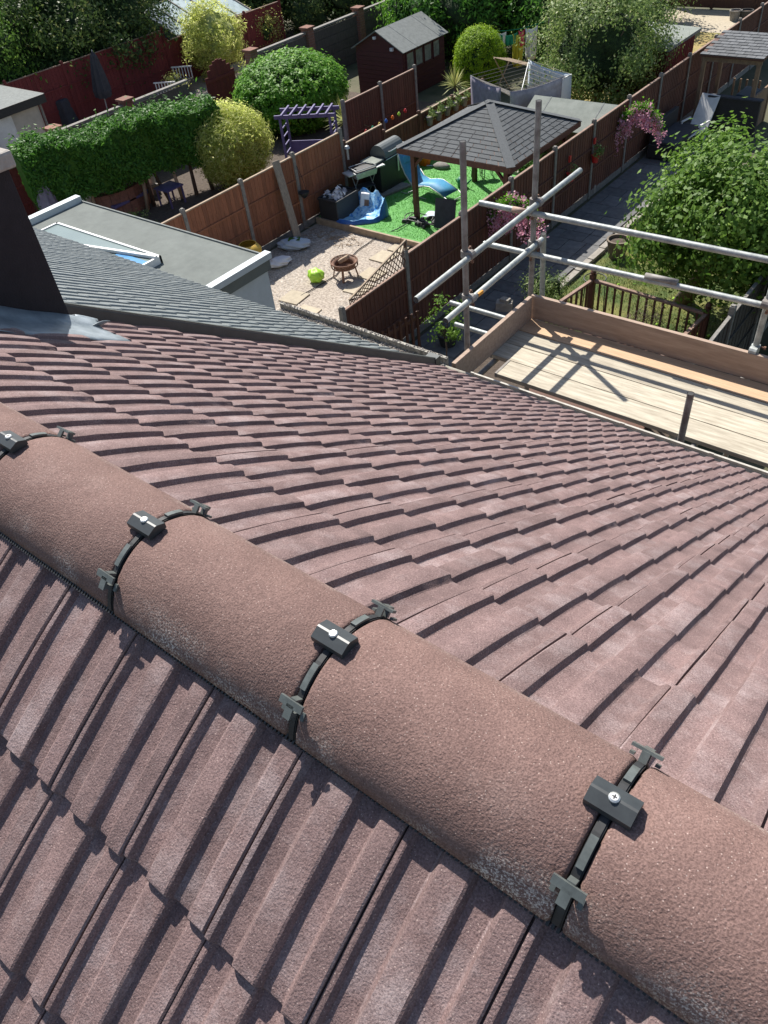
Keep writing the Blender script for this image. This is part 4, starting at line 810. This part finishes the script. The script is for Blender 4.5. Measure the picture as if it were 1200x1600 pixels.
# ------------------------------------------------------------------ sheds
def shed(name, label, x0, y0, x1, y1, he, hr, wall, roofm, ridge='y', door=None, windows=None, over=.12, planks=True, trim=None):
    t = thing(name, label, 'shed', ((x0+x1)/2, (y0+y1)/2, 0)); a, b = (x1-x0)/2, (y1-y0)/2
    if ridge == 'y': V = [(-a, -b, 0), (a, -b, 0), (a, b, 0), (-a, b, 0), (-a, -b, he), (a, -b, he), (a, b, he), (-a, b, he), (0, -b, hr), (0, b, hr)]; Fs = [(0, 1, 5, 8, 4), (1, 2, 6, 5), (2, 3, 7, 9, 6), (3, 0, 4, 7), (4, 8, 9, 7), (8, 5, 6, 9)]
    else: V = [(-a, -b, 0), (a, -b, 0), (a, b, 0), (-a, b, 0), (-a, -b, he), (a, -b, he), (a, b, he), (-a, b, he), (-a, 0, hr), (a, 0, hr)]; Fs = [(0, 1, 5, 4), (1, 2, 6, 9, 5), (2, 3, 7, 6), (3, 0, 4, 8, 7), (4, 5, 9, 8), (8, 9, 6, 7)]
    w_ = part('wall', MB().add(V, Fs), wall, t)
    if planks:
        for k in range(int(he/.14)):
            z = .07+.14*k
            part('wall_board', MB().box((a+.008, 0, z), (.014, 2*b, .132), Matrix.Rotation(rad(4), 3, 'Y')), wall, w_); part('wall_board', MB().box((0, -b-.008, z), (2*a, .014, .132), Matrix.Rotation(rad(-4), 3, 'X')), wall, w_)
    s = (hr-he)/(a if ridge == 'y' else b)
    rf = MB(); o_ = over
    if ridge == 'y':
        for sg in (-1, 1): rf.sheet([[Vector((0, y, hr+.02)), Vector((sg*(a+o_), y, he-s*o_+.02))] for y in np.linspace(-b-o_, b+o_, 4)])
    else:
        for sg in (-1, 1): rf.sheet([[Vector((x, 0, hr+.02)), Vector((x, sg*(b+o_), he-s*o_+.02))] for x in np.linspace(-a-o_, a+o_, 4)])
    r = part('roof', rf, roofm, t, solid=.03)
    if ridge == 'x':
        for k in (-.33, .34): part('felt_seam', MB().bar((2*a*k, 0, hr+.04), (2*a*k, -(b+o_), he-s*o_+.04), .03, .006).bar((2*a*k, 0, hr+.04), (2*a*k, (b+o_), he-s*o_+.04), .03, .006), 'felt', r)
    else:
        for k in (-.25, .3): part('felt_seam', MB().bar((0, 2*b*k, hr+.04), (a+o_, 2*b*k+.1, he-s*o_+.04), .04, .006), 'felt', r)
    if windows:
        for (yy, zz, ww, hh) in windows:
            f = part('window', MB().box((a+.03, yy, zz+hh/2+.025), (.04, ww+.06, .05)).box((a+.03, yy, zz-hh/2-.025), (.04, ww+.06, .05)).box((a+.03, yy-ww/2-.02, zz), (.04, .04, hh)).box((a+.03, yy+ww/2+.02, zz), (.04, .04, hh)), wall, t); part('pane', MB().box((a+.022, yy, zz), (.01, ww, hh)), 'windowgrey', f)
    return t
M['windowgrey'] = mat('dusty_pane', (.28, .28, .26), .2, (.16, .16, .15), 5)
sh = shed('maroon_shed', 'maroon boarded shed with grey felt pitched roof and four small windows', -20.15, 22.95, -18.1, 25.4, 1.52, 2.05, 'maroon', 'felt', 'y', windows=[(-.85, 1.14, .4, .48), (-.33, 1.14, .4, .48), (.19, 1.14, .4, .48), (.71, 1.14, .36, .48)])
part('security_light', MB().box((-.1, -1.28, 1.85), (.1, .08, .08)).box((.62, -1.28, 1.55), (.12, .08, .1)), 'cloth', sh)
shed('green_roofed_shed', 'low shed with green grey felt roof between the gazebo and the path fence', -11.0, 18.85, -8.75, 20.4, 1.35, 1.75, 'darkwood', 'felt2', 'x')
t = thing('flat_roofed_shed', 'red brown shed with flat grey green roof right of the pale tree', 'shed', (-10.15, 25.0, 0)); part('wall', MB().box((0, 0, .95), (1.6, 2.1, 1.9)), 'fencered', t)
for k in range(14): part('wall_board', MB().box((.81, -.97+.149*k, .93), (.016, .14, 1.86), Matrix.Rotation(rad(3), 3, 'Z')), 'fencered', t)
rf = part('roof', MB().box((0, 0, 1.97), (1.85, 2.35, .08), Matrix.Rotation(rad(2), 3, 'Y')), 'felt2', t); part('white_cushion', MB().box((-.3, .1, 2.05), (.4, .32, .09), Matrix.Rotation(.5, 3, 'Z')), 'paleblue', t, bevel=.03); part('blue_sheet', MB().box((-.6, .8, 2.05), (.6, .5, .04)), 'cloth', t)
# timber shelter at the right end of the path
t = thing('open_shelter', 'open sided timber shelter with grey shingled lean to roof at the upper right', 'shelter', (0, 0, 0))
sx0, sx1, sy0, sy1 = -8.22, -6.5, 23.5, 25.15; zl, zh = 2.0, 2.2
rf = part('roof', MB().add([(sx0, sy0, zl-.05), (sx1, sy0, zl-.05), (sx1, sy1, zh-.05), (sx0, sy1, zh-.05), (sx0, sy0, zl), (sx1, sy0, zl), (sx1, sy1, zh), (sx0, sy1, zh)], [(3, 2, 1, 0), (4, 5, 6, 7), (0, 1, 5, 4), (1, 2, 6, 5), (2, 3, 7, 6), (3, 0, 4, 7)]), 'darkwood', t)
for r_ in range(9):
    for k in range(7):
        x0 = sx0+(sx1-sx0)*(k+(.5 if r_ % 2 else 0))/7; x1 = min(sx1, x0+(sx1-sx0)/7-.01); x0 = max(sx0, x0); y0_ = sy0+(sy1-sy0)*r_/9; y1_ = y0_+(sy1-sy0)/9
        if x1-x0 < .05: continue
        z0_, z1_ = zl+(zh-zl)*r_/9, zl+(zh-zl)*(r_+1)/9; part('shingle', MB().add([(x0, y0_, z0_+.02), (x1, y0_, z0_+.02), (x1, y1_, z1_+.006), (x0, y1_, z1_+.006), (x0, y0_, z0_+.003), (x1, y0_, z0_+.003)], [(0, 1, 2, 3), (4, 5, 1, 0)]), 'shingle2', rf) if True else None
for x in (sx0+.12, sx1-.12):
    for y in (sy0+.1, sy1-.12): part('post', MB().box((x, y, 1.0), (.1, .1, 2.0)), 'palewood2', t)
part('beam', MB().box(((sx0+sx1)/2, sy0+.1, 1.9), (sx1-sx0-.1, .06, .14)), 'palewood2', t)
part('half_wall', MB().box((sx1-.12, (sy0+sy1)/2, .5), (.05, sy1-sy0-.3, 1.0)), 'palewood2', t)
for k in range(5): part('baluster', MB().box((sx0+.6+.18*k, sy1-.12, .55), (.05, .04, 1.0)), 'palewood2', t)
t = thing('rattan_corner_sofa', 'black rattan corner sofa with dark cushions on the path', 'sofa', (-8.0, 21.9, .03)); part('seat', MB().box((0, 0, .2), (.75, 1.7, .36)), 'rattan', t, bevel=.02); part('cushion', MB().box((.03, 0, .42), (.68, 1.6, .09)), 'darkcloth', t, bevel=.03); part('backrest', MB().box((-.36, .1, .55), (.12, 1.6, .6)), 'rattan', t, bevel=.02)
t = thing('rattan_screen', 'dark rattan bar panel in front of the timber shelter', 'panel', (-7.0, 23.4, .03)); part('panel', MB().box((0, 0, .5), (1.4, .12, 1.0)), 'rattan', t, bevel=.01); part('counter_top', MB().box((0, 0, 1.02), (1.46, .2, .04)), 'darkcloth', t); 
t = thing('garden_sofa', 'pale sofa with a dark teal cover under the timber shelter', 'sofa', (-7.1, 24.1, .03)); part('cover', MB().box((.2, 0, .75), (.5, .9, .5), Matrix.Rotation(rad(8), 3, 'Y')), 'pooldark', t, bevel=.06); part('seat', MB().box((-.4, 0, .62), (.8, .8, .08), Matrix.Rotation(rad(-12), 3, 'Y')), 'cloth', t, bevel=.02)
p = G(1087, 212); t = thing('white_lounger', 'white plastic adjustable lounger standing on the path by the apple tree', 'lounger', (p.x+.1, p.y-.45, .03), rad(80))
part('backrest', MB().box((.38, 0, .68), (.85, .55, .03), Matrix.Rotation(rad(-62), 3, 'Y')), 'white', t, bevel=.01); part('seat', MB().box((-.35, 0, .33), (1.1, .55, .03)), 'white', t, bevel=.01)
for x in (-.8, .15):
    for y in (-.24, .24): part('leg', MB().box((x, y, .16), (.05, .05, .32)), 'white', t)
for sgn in (-1, 1): part('armrest', MB().box((-.05, sgn*.29, .52), (.45, .05, .03)).box((-.25, sgn*.29, .42), (.04, .04, .2)), 'white', t)

# ------------------------------------------------------------------ neighbour's flat roof with rooflight
FH = 3.0
fx0, fx1, fy0, fy1 = -14.25, -9.05, 3.9, 7.45
t = thing('flat_roof_extension', 'single storey extension with grey felt flat roof and pale trims beside the grey tiles', 'extension')
part('wall', MB().box(((fx0+fx1)/2, (fy0+fy1)/2, (FH-.15)/2), (fx1-fx0-.1, fy1-fy0-.1, FH-.15)), 'paleblue', t)
rf = part('roof', MB().box(((fx0+fx1)/2, (fy0+fy1)/2, FH-.1), (fx1-fx0, fy1-fy0, .2)), 'flatfelt', t)
part('roof_trim', MB().box((fx1-.02, (fy0+fy1)/2, FH+.045), (.14, fy1-fy0+.04, .1)), 'paleblue', rf); part('roof_trim', MB().box((fx0+.02, (fy0+fy1)/2, FH+.05), (.16, fy1-fy0+.04, .12)), 'paleblue', rf)
part('edge_drip', MB().box(((fx0+fx1)/2, fy1+.01, FH-.0), (fx1-fx0, .03, .05)), 'felt', rf)
k0, k1, k2 = G(97, 345, FH+.1), G(245, 405, FH+.1), G(178, 388, FH+.1)
sx0_, sx1_, sy1_ = k0.x, k1.x, (k0.y+k1.y)/2
RD = .5
f = part('rooflight', MB().box(((sx0_+sx1_)/2, sy1_-.02, FH+.06), (sx1_-sx0_, .04, .12)).box((sx0_+.02, sy1_-RD/2, FH+.06), (.04, RD, .12)).box((sx1_-.02, sy1_-RD/2, FH+.06), (.04, RD, .12)).box(((sx0_+sx1_)/2, sy1_-RD, FH+.06), (sx1_-sx0_, .04, .12)).bar((sx0_+1.0, sy1_-.5, FH+.13), (sx1_, sy1_-.09, FH+.13), .05, .05), 'white', rf)
part('pane', MB().box(((sx0_+sx1_)/2, sy1_-RD/2, FH+.09), (sx1_-sx0_-.06, RD-.06, .02)), 'glass', f); part('blind', MB().box((sx1_-.42, sy1_-RD+.16, FH+.104), (.75, .2, .006)), 'blueglass', f)

# ------------------------------------------------------------------ far left gardens
t = thing('flat_outbuilding', 'pale rendered outbuilding with dark felt roof at the left edge', 'outbuilding')
part('wall', MB().box((-26.4, 11.9, 1.0), (2.6, 2.7, 2.0)), 'render', t); part('roof', MB().box((-26.4, 11.9, 2.12), (3.0, 3.1, .16)), 'felt', t); part('fascia_board', MB().box((-26.4, 13.47, 2.08), (3.0, .04, .24)).box((-24.88, 11.9, 2.08), (.04, 3.1, .24)), 'black', t)
part('door', MB().box((-25.08, 11.8, .95), (.05, .9, 1.9)), 'white', t); part('corner_pipe', MB().tube([(-25.05, 13.3, 0), (-25.05, 13.3, 2.0)], .04), 'conc', t)
p = G(88, 178, .5); t = thing('covered_barbecue', 'barbecue under a dark fabric cover beside the outbuilding', 'barbecue cover', (p.x, p.y, 0), .5); part('cover', MB().box((0, 0, .5), (1.3, .7, 1.0), None, .85), 'darkcloth', t, bevel=.06); blob('cover_top', (0, 0, 1.05), (.4, .3, .2), 'parasol', t, 1, 4)
def closed_parasol(label, p, h, r, m, lean=0):
    t = thing('closed_parasol', label, 'parasol', p); t.rotation_euler = (0, lean, 0); V = MB(); n = 16; rows = []
    for k, (rr, z) in enumerate(((r*.9, .35*h), (r, .45*h), (r*.7, .7*h), (r*.35, .93*h), (.01, h))): rows.append([Vector((rr*(1+.3*(j % 2))*math.cos(2*math.pi*j/n), rr*(1+.3*(j % 2))*math.sin(2*math.pi*j/n), z)) for j in range(n+1)])
    part('canopy', V.sheet(rows), m, t); part('pole', MB().tube([(0, 0, 0), (0, 0, h+.03)], .022), 'steel', t); part('base', MB().lathe((0, 0, 0), [(.25, 0), (.24, .06), (.05, .08)], 14), 'conc', t)
closed_parasol('closed grey parasol behind the left end of the flat roof', (-20.0, 9.75, 0), 2.0, .22, 'parasol')
closed_parasol('closed dark parasol in front of the red stained fence', (-27.6, 17.2, 0), 2.3, .26, 'darkcloth', .1)
t = thing('lounge_daybed', 'white slatted outdoor sofa frame by the red fence', 'sofa', (-27.0, 20.1, 0), rad(-60)); part('seat', MB().box((0, 0, .38), (2.0, .8, .06)), 'fencegrey', t)
for s in (-1, 1):
    for k in range(7): part('slat', MB().box((s*1.0, -.36+.12*k, .55), (.03, .03, .5)), 'white', t)
    part('arm_rail', MB().box((s*1.0, 0, .8), (.05, .85, .04)), 'white', t)
plant('silver_shrub', 'small silver leaved plant on the white sofa frame', 'plant', (-26.5, 19.8, .6), (.4, .4, .35), 'l_willow', 700, .08, 16, .1, .4, .4, 33, None)
t = thing('greenhouse', 'lean to glasshouse with pale framed panes beyond the red fence', 'greenhouse', (-29.6, 24.0, 0))
part('base_wall', MB().box((0, 0, .5), (2.2, 4.2, 1.0)), 'white', t)
fr = part('frame', MB().bar((1.1, -2.1, 1.55), (1.1, 2.1, 1.55), .06).bar((-1.1, -2.1, 2.35), (-1.1, 2.1, 2.35), .06).bar((1.1, -2.1, 1), (1.1, -2.1, 1.55), .06).bar((1.1, 2.1, 1), (1.1, 2.1, 1.55), .06), 'conc', t)
for k in range(6):
    y = -2.1+.84*k; part('rafter', MB().bar((1.1, y, 1.56), (-1.1, y, 2.36), .05), 'conc', fr)
    if k < 5: part('pane', MB().add([(1.08, y+.03, 1.55), (1.08, y+.81, 1.55), (-1.08, y+.81, 2.34), (-1.08, y+.03, 2.34)], [(0, 1, 2, 3)]), 'paleglass', t); part('pane', MB().box((1.1, y+.42, 1.27), (.012, .78, .52)), 'paleglass', t)
part('gable_panel', MB().add([(1.1, -2.1, 1), (-1.1, -2.1, 1), (-1.1, -2.1, 2.33), (1.1, -2.1, 1.53)], [(0, 1, 2, 3)]), 'paleglass', t)
# purple arbour
p = Vector((-16.2, 16.0, 0)); p = G(480, 180, 1.85); t = thing('purple_arbour', 'purple painted garden arbour seat in front of the domed shrub', 'arbour', (p.x, p.y, 0), rad(28))
for x in (-.7, .7): 
    for y in (-.3, .3): part('post', MB().box((x, y, .95), (.06, .06, 1.9)), 'purple', t)
    for z in np.arange(.5, 1.8, .22): part('side_slat', MB().box((x, 0, z), (.03, .6, .03)), 'purple', t)
part('seat', MB().box((0, .05, .45), (1.36, .5, .05)), 'purple', t); part('back_board', MB().box((0, .31, .85), (1.34, .03, .5)), 'purple', t); part('front_beam', MB().box((0, -.3, 1.92), (1.7, .05, .09)).box((0, .3, 1.92), (1.7, .05, .09)), 'purple', t)
for k in range(6): part('roof_slat', MB().box((-.62+.25*k, 0, 1.98), (.045, .85, .05)), 'purple', t)
# dark garden furniture below the hedge
t = thing('curved_bench', 'curved brick garden bench seat in the shade of the hedge', 'bench', (-19.8, 12.0, 0)); 
for k in range(9): a = -.8+.2*k; part('bench_block', MB().box((math.cos(a)*1.1-1, math.sin(a)*1.1, .35), (.3, .24, .7), Matrix.Rotation(a, 3, 'Z')), 'brick', t)
part('bench_seat', MB().box((.0, 0, .38), (.5, 1.3, .08)), 'purple', t, bevel=.02)
t = thing('garden_table', 'small purple garden table beside the curved bench', 'table', (-19.0, 12.9, 0)); part('table_top', MB().box((0, 0, .5), (.6, .6, .04)), 'purple', t); [part('leg', MB().box((x, y, .24), (.04, .04, .48)), 'purple', t) for x in (-.25, .25) for y in (-.25, .25)]
for i, (x, y, h, l) in enumerate(((-20.6, 12.0, .75, 'tall pale stone urn behind the curved bench'), (-20.8, 11.3, .5, 'small pale ornament left of the curved bench'), (-20.2, 13.2, .5, 'small white figure ornament on the curved bench'))):
    t = thing('garden_ornament', l, 'ornament', (x, y, .25)); part('body', MB().lathe((0, 0, 0), [(.09, 0), (.13, h*.3), (.15, h*.6), (.06, h*.8), (.09, h*.9), (.02, h)], 14), 'paleblue', t, True); part('plinth', MB().box((0, 0, -.12), (.26, .26, .26)), 'conc', t)
plant('yellow_flower_pot', 'yellow flowering plant hanging under the hedge', 'plant', G(217, 262, .9), (.22, .22, .15), 'l_yellow', 400, .07, 10, .05, .5, .5, 34, None)
plant('fern_plant', 'small lit fern just beyond the flat roof edge', 'plant', (-18.3, 11.2, .3), (.3, .3, .25), 'l_pale', 500, .1, 12, .08, .3, .4, 35, None)

# ------------------------------------------------------------------ washing
p0 = G(765, 175); rc = G(803, 150, 1.75); rc = Vector((-12.1, 20.5, 0)); t = thing('rotary_dryer', 'rotary clothes dryer with blankets hung round it behind the gazebo', 'clothes dryer', (rc.x, rc.y, 0), rad(20))
part('pole', MB().tube([(0, 0, 0), (0, 0, 1.55)], .025), 'steel', t); R_ = 1.42
for k in range(4):
    a = k*math.pi/2; e = Vector((math.cos(a)*R_, math.sin(a)*R_, 1.95)); part('arm', MB().tube([(0, 0, 1.3), e], .016), 'steel', t)
    for q in range(8):
        f = .3+.7*q/7; a2 = a+math.pi/2; part('line', MB().tube([(math.cos(a)*R_*f, math.sin(a)*R_*f, 1.3+.65*f), (math.cos(a2)*R_*f, math.sin(a2)*R_*f, 1.3+.65*f)], .006, 4), 'conc', t)
def hung(label, a, b, drop, m, name='blanket', cat='blanket', group=None):
    a, b = Vector(a), Vector(b); n = 14; rows = []
    for j in range(7):
        v = j/6; rows.append([a.lerp(b, i/n)+Vector((.05*math.sin(i*1.3)*v, .05*math.cos(i*1.7)*v, -drop*v-.06*math.sin(math.pi*i/n))) for i in range(n+1)])
    o = part(name, MB().sheet(rows), m, None, True, solid=.006); return tag(o, label, cat, group)
def rd(k, f=1): a = k*math.pi/2+rad(20); return Vector((rc.x+math.cos(a)*R_*f, rc.y+math.sin(a)*R_*f, 1.3+.65*f))
hung('grey striped blanket on the left side of the rotary dryer', rd(2), rd(2).lerp(rd(3), .78), 1.0, 'parasol'); hung('mauve blanket on the near side of the rotary dryer', rd(3)+Vector((0, 0, -.01)), rd(3).lerp(rd(0), .85), .9, 'mauvecloth')
hung('pale blue striped blanket on the right side of the rotary dryer', rd(0)+Vector((0, 0, .01)), rd(1), .75, 'blanket')
t = thing('wooden_clothes_horse', 'wooden slatted drying rack behind the rotary dryer', 'drying rack', (-14.2, 24.2, 0), rad(-20))
for k in range(6): part('rod', MB().tube([(-1.1, -.3+.12*k, 1.2-.03*k), (1.3, -.3+.12*k, 1.25-.03*k)], .014, 6), 'palewood', t)
for s in (-1, 1): part('frame_leg', MB().tube([(s*1.0, -.35, 1.2), (s*1.0, .4, 0)], .02).tube([(s*1.0, .35, 1.05), (s*1.0, -.4, 0)], .02), 'palewood', t)
ca, cb = G(752, 47, 1.75), G(850, 34, 1.75); lt = thing('clothes_line', 'clothes line with green rope strung behind the ball conifer', 'clothes line', (0, 0, 0))
part('rope', MB().tube([ca.lerp(cb, u)+Vector((0, 0, -.12*math.sin(math.pi*u))) for u in np.linspace(-.03, 1.08, 12)], .01, 5), 'gcloth', lt)
for e in (ca.lerp(cb, -.03), ca.lerp(cb, 1.08)): part('line_post', MB().tube([(e.x, e.y, 0), (e.x, e.y, 1.85)], .03), 'conc', lt)
def cl(u, dz=-.05): q = ca.lerp(cb, u); return Vector((q.x, q.y, q.z+dz-.1*math.sin(math.pi*u)))
G_ = 'washing on the clothes line'
hung('white cloth at the left end of the clothes line', cl(.0), cl(.2), .6, 'cloth', 'washing', 'washing', G_); hung('white towel beside the green cloth on the line', cl(.22), cl(.4), .4, 'cloth', 'washing', 'washing', G_)
hung('green shirt on the clothes line', cl(.3, -.12), cl(.58, -.12), .3, 'gcloth', 'washing', 'washing', G_); hung('yellow towel hanging lowest on the clothes line', cl(.5, -.14), cl(.68, -.14), 1.0, 'ycloth', 'washing', 'washing', G_)
hung('pink cloth on the clothes line beside the yellow towel', cl(.6, -.07), cl(.69, -.07), .42, 'rcloth', 'washing', 'washing', G_); hung('white sheet at the right end of the clothes line', cl(.71), cl(.9), .95, 'cloth', 'washing', 'washing', G_)
p = G(835, 25); t = thing('blue_climbing_frame', 'blue lattice climbing frame above the white washing', 'climbing frame', (p.x, p.y, 0), rad(-30))
for k in range(7): part('upright', MB().box((-.6+.2*k, 0, 1.0), (.03, .03, 2.0)), 'bluegrey', t); part('rung', MB().box((0, 0, .3+.26*k), (1.2, .03, .03)), 'bluegrey', t)
for s in (-1, 1): part('corner_post', MB().box((s*.75, .3, 1.2), (.07, .07, 2.4)).box((s*.75, -.3, 1.2), (.07, .07, 2.4)), 'bluegrey', t)

# ------------------------------------------------------------------ deck rail right of the scaffold
t = thing('deck_balustrade', 'brown wooden balustrade with pale rails below the apple tree', 'balustrade', (0, 0, 0))
A_, B_, C_ = Vector((-5.75, 12.55, 0)), Vector((-3.45, 12.35, 0)), Vector((-6.0, 10.7, 0))
for q, w_ in ((A_, .1), (B_, .1), (Vector((-3.6, 10.2, 0)), .1), (C_, .1)): p_ = part('post', MB().box(q+Vector((0, 0, .57)), (w_, w_, 1.14)), 'darkwood', t); part('finial', MB().lathe(q+Vector((0, 0, 1.14)), [(.04, 0), (.06, .05), (.02, .11)], 10), 'darkwood', p_)
for a, b in ((A_, B_), (A_, C_), (B_, Vector((-3.6, 10.2, 0)))):
    part('hand_rail', MB().bar(a+Vector((0, 0, 1.02)), b+Vector((0, 0, 1.02)), .07, .05), 'cap_wood', t, bevel=.008); part('bottom_rail', MB().bar(a+Vector((0, 0, .2)), b+Vector((0, 0, .2)), .05, .05), 'darkwood', t); n = int((b-a).length/.16)
    for k in range(1, n): q = a.lerp(b, k/n); part('baluster', MB().box(q+Vector((0, 0, .6)), (.035, .035, .8)), 'darkwood', t)
struct('deck', rect(-5.7, 9.0, -3.4, 12.2, .08), 'darkwood')
plant('dry_shrub', 'bare grey twiggy shrub inside the wooden balustrade', 'shrub', (-4.3, 11.9, .75), (.4, .35, .4), 'bark', 900, .14, 22, .1, .06, 0, 36, .02)
t = thing('garden_gate', 'brown slatted gate standing before the low fence', 'gate', (-8.2, 9.4, 0), rad(80))
for k in range(9): part('slat', MB().box((-.6+.15*k, 0, .5), (.05, .03, 1.0)), 'darkwood', t)
part('gate_rail', MB().box((0, .02, .85), (1.3, .04, .07)).box((0, .02, .2), (1.3, .04, .07)), 'darkwood', t)
t = thing('plant_stand', 'small wire plant stand by the path edge', 'plant stand', (-5.95, 13.1, 0)); part('frame', MB().tube([(math.cos(a)*.22, math.sin(a)*.22, .75) for a in np.linspace(0, 6.283, 16)], .012), 'black', t); [part('leg', MB().tube([(math.cos(a)*.22, math.sin(a)*.22, .75), (math.cos(a)*.25, math.sin(a)*.25, 0)], .01), 'black', t) for a in (0, 2.1, 4.2)]
for i, (x, y, l) in enumerate(((-1.9, 3.98, 'clay pot on the ground seen through the gap behind the gutter'), (-2.35, 4.2, 'grey pot on the ground seen through the gap behind the gutter'))): pot('ground_pot', l, 'pot', (x-2.0, y+2.5, 0), .2, .3, 'rust' if i == 0 else 'conc')
# ------------------------------------------------------------------ scaffold
PZ = 4.80; t = thing('scaffold', 'steel tube scaffold with timber platform along the eaves', 'scaffold', (0, 0, 0)); SCF = t
def pole(a, b, m='galv', name='ledger', r=.0242):
    o = part(name, MB().tube([a, b], r, 16, False), m, t, True); 
    a, b = Vector(a), Vector(b); d = (b-a).normalized(); part('bore_shade', MB().tube([a+d*.002, a+d*.004], r*.86, 14), 'screwdark', o); part('bore_shade', MB().tube([b-d*.004, b-d*.002], r*.86, 14), 'screwdark', o)  # dark discs stand for the shade inside the open ends
    mb = MB(); 
    for e, s in ((a, 1), (b, -1)):
        pass
    return o
SX, SYA, SYB = -3.035, 4.19, 5.215
pole((SX, SYA, 0), (SX, SYA, 6.635), 'galvold', 'standard'); pole((SX, SYB, 0), (SX+.01, SYB, 6.60), 'galvold', 'standard')
pole((-1.12, 4.06, 0), (-1.135, 4.06, 5.29), 'galvold', 'standard'); pole((-1.05, 5.215, 0), (-1.05, 5.215, 6.35), 'galv', 'standard'); pole((1.2, 5.215, 0), (1.2, 5.215, 6.4), 'galv', 'standard')
ly = SYB-.05
pole((-3.53, ly, 5.745), (1.8, ly, 5.79)); pole((-3.49, ly, 5.385), (1.8, ly, 5.46))
lx = SX+.05
pole((lx, 3.48, 5.79), (lx, 5.93, 5.835)); pole((lx, 3.83, 5.44), (lx, 5.3, 5.47))
pole((-3.95, 5.26, 4.63), (1.8, 5.26, 4.63)); pole((-3.9, 5.26, 4.40), (-2.6, 5.26, 4.40)); pole((SX+.1, 3.75, 4.735), (SX+.1, 5.4, 4.735), 'galvold', 'transom')
for x in (-1.08, .6, 1.5): pole((x, 3.8, 4.735), (x, 5.4, 4.735), 'galvold', 'transom')
pole((-3.0, 5.35, 5.5), (-3.1, 5.6, 4.2), 'galv', 'brace')
def coupler(c, ax=(0, 0, 1), bx=(1, 0, 0), m='galvold'):
    c = Vector(c); mb = MB(); a = Vector(ax); b = Vector(bx); mb.tube([c-a*.028, c+a*.028], .034, 12); o = b.cross(a)*.05; mb.tube([c+o-b*.028, c+o+b*.028], .034, 12); mb.box(c+o*.5, (.055, .055, .055))
    f = part('coupler', mb, m, t)
    q = MB(); q.tube([c+a*.02+b*.02, c+a*.02+b*.075], .007, 6); q.tube([c+a*.02+b*.06, c+a*.02+b*.075], .014, 6); q.tube([c+o+b*.02-a*.02, c+o+b*.02-a*.07], .007, 6); q.tube([c+o+b*.02-a*.055, c+o+b*.02-a*.07], .013, 6); part('bolt', q, 'rust', f)
for z in (5.765, 5.40): coupler((SX, SYB, z), (0, 0, 1), (1, 0, 0)); coupler((SX, SYB, z+.06), (0, 0, 1), (0, 1, 0)); coupler((SX, SYA, z+.05), (0, 0, 1), (0, 1, 0))
coupler((-1.05, 5.215, 5.79)); coupler((-1.05, 5.215, 5.43)); coupler((SX, SYB, 4.9), (0, 0, 1), (0, 1, 0), 'galv'); coupler((SX, SYA, 4.9), (0, 0, 1), (0, 1, 0)); coupler((-1.05, 5.215, 5.03), m='galv')
part('bolt_cap', MB().box((SX+.06, SYA+.1, 5.455), (.04, .07, .03)), 'orange', t, bevel=.008)
def plank(c, d, m, nm='scaffold_board', rot=None): return part(nm, MB().box(c, d, rot), m, t, bevel=.004)
yb = 4.22
for i, (x0, m, dz) in enumerate(((-2.79, 'board', 0), (-2.98, 'board', .0), (-2.98, 'board', 0), (-2.98, 'boardnew', .004))):
    plank(((x0+1.8)/2, yb+.1125+.2275*i, PZ-.02+dz), (1.8-x0, .221, .038), m)
for i in range(4): part('board_end_band', MB().box(((-2.79 if i == 0 else -2.98)+.012, yb+.1125+.2275*i, PZ-.018), (.02, .223, .041)), 'galvold', t)
plank((-.6, 5.145, PZ+.115), (4.75, .038, .225), 'toe', 'toe_board'); plank((SX+.045+.02, 4.5, PZ+.115), (.038, 1.22, .225), 'toe', 'toe_board')
for p_ in t.children: pass
part('sleeve', MB().tube([(-1.98, ly, 5.435), (-1.72, ly, 5.439)], .0262, 16), 'galvold', t, True); part('sleeve', MB().tube([(-3.2, ly, 5.748), (-3.07, ly, 5.749)], .026, 16), 'sleevepink', t, True)
# small fixings along the gap between gutter and boards
for x in (-1.4, -.9, -.55, .2): part('bracket_foot', MB().box((x, 4.02, 4.62), (.12, .16, .05)).tube([(x, 3.9, 4.66), (x, 4.25, 4.66)], .024), 'galvold', t)
# loose block on the path
p = G(788, 486); tag(part('concrete_block', MB().box((p.x, p.y, .12), (.34, .2, .22), Matrix.Rotation(.4, 3, 'Z')).box((p.x+.02, p.y, .26), (.2, .14, .08)), 'kerb', None, bevel=.01), 'broken pale concrete block lying on the grey paving by the toe board', 'block')

t = thing('garden_hose', 'thin dark hose trailing across the gravel to the artificial grass', 'hose')
part('hose_tube', MB().tube([G(px, py, .03+h) for px, py, h in ((470, 462, 0), (500, 445, 0), (525, 430, 0), (545, 405, 0), (560, 390, 0), (590, 370, 0), (620, 358, .17), (640, 347, .15), (655, 335, .15))], .012, 6), 'darkcloth', t, True)
P_ = np.random.rand(60, 2)*[3.5, 5.0]+[-6.6, 12.6]; mb = MB()
for x, y in P_: mb.lathe((x, y, .0), [(.01, 0), (.032, .02), (.036, .04), (.01, .065)], 7)
o = part('windfall_apples', mb, 'lime'); o['kind'] = 'stuff'; o['label'] = 'small pale windfall apples scattered on the lawn'; o['category'] = 'apples'
t = thing('gravel_twigs', 'dry twigs and rubble heap lying below the grass edging', 'rubble', tuple(G(520, 372))); mb = MB()
for k in range(60):
    a = random.random()*6.28; x, y = random.gauss(0, .5), random.gauss(0, .16); mb.bar((x, y, .02), (x+math.cos(a)*.14, y+math.sin(a)*.14, .05), .012, .01)
o = part('twigs', mb, 'palewood', t); o['kind'] = 'stuff'
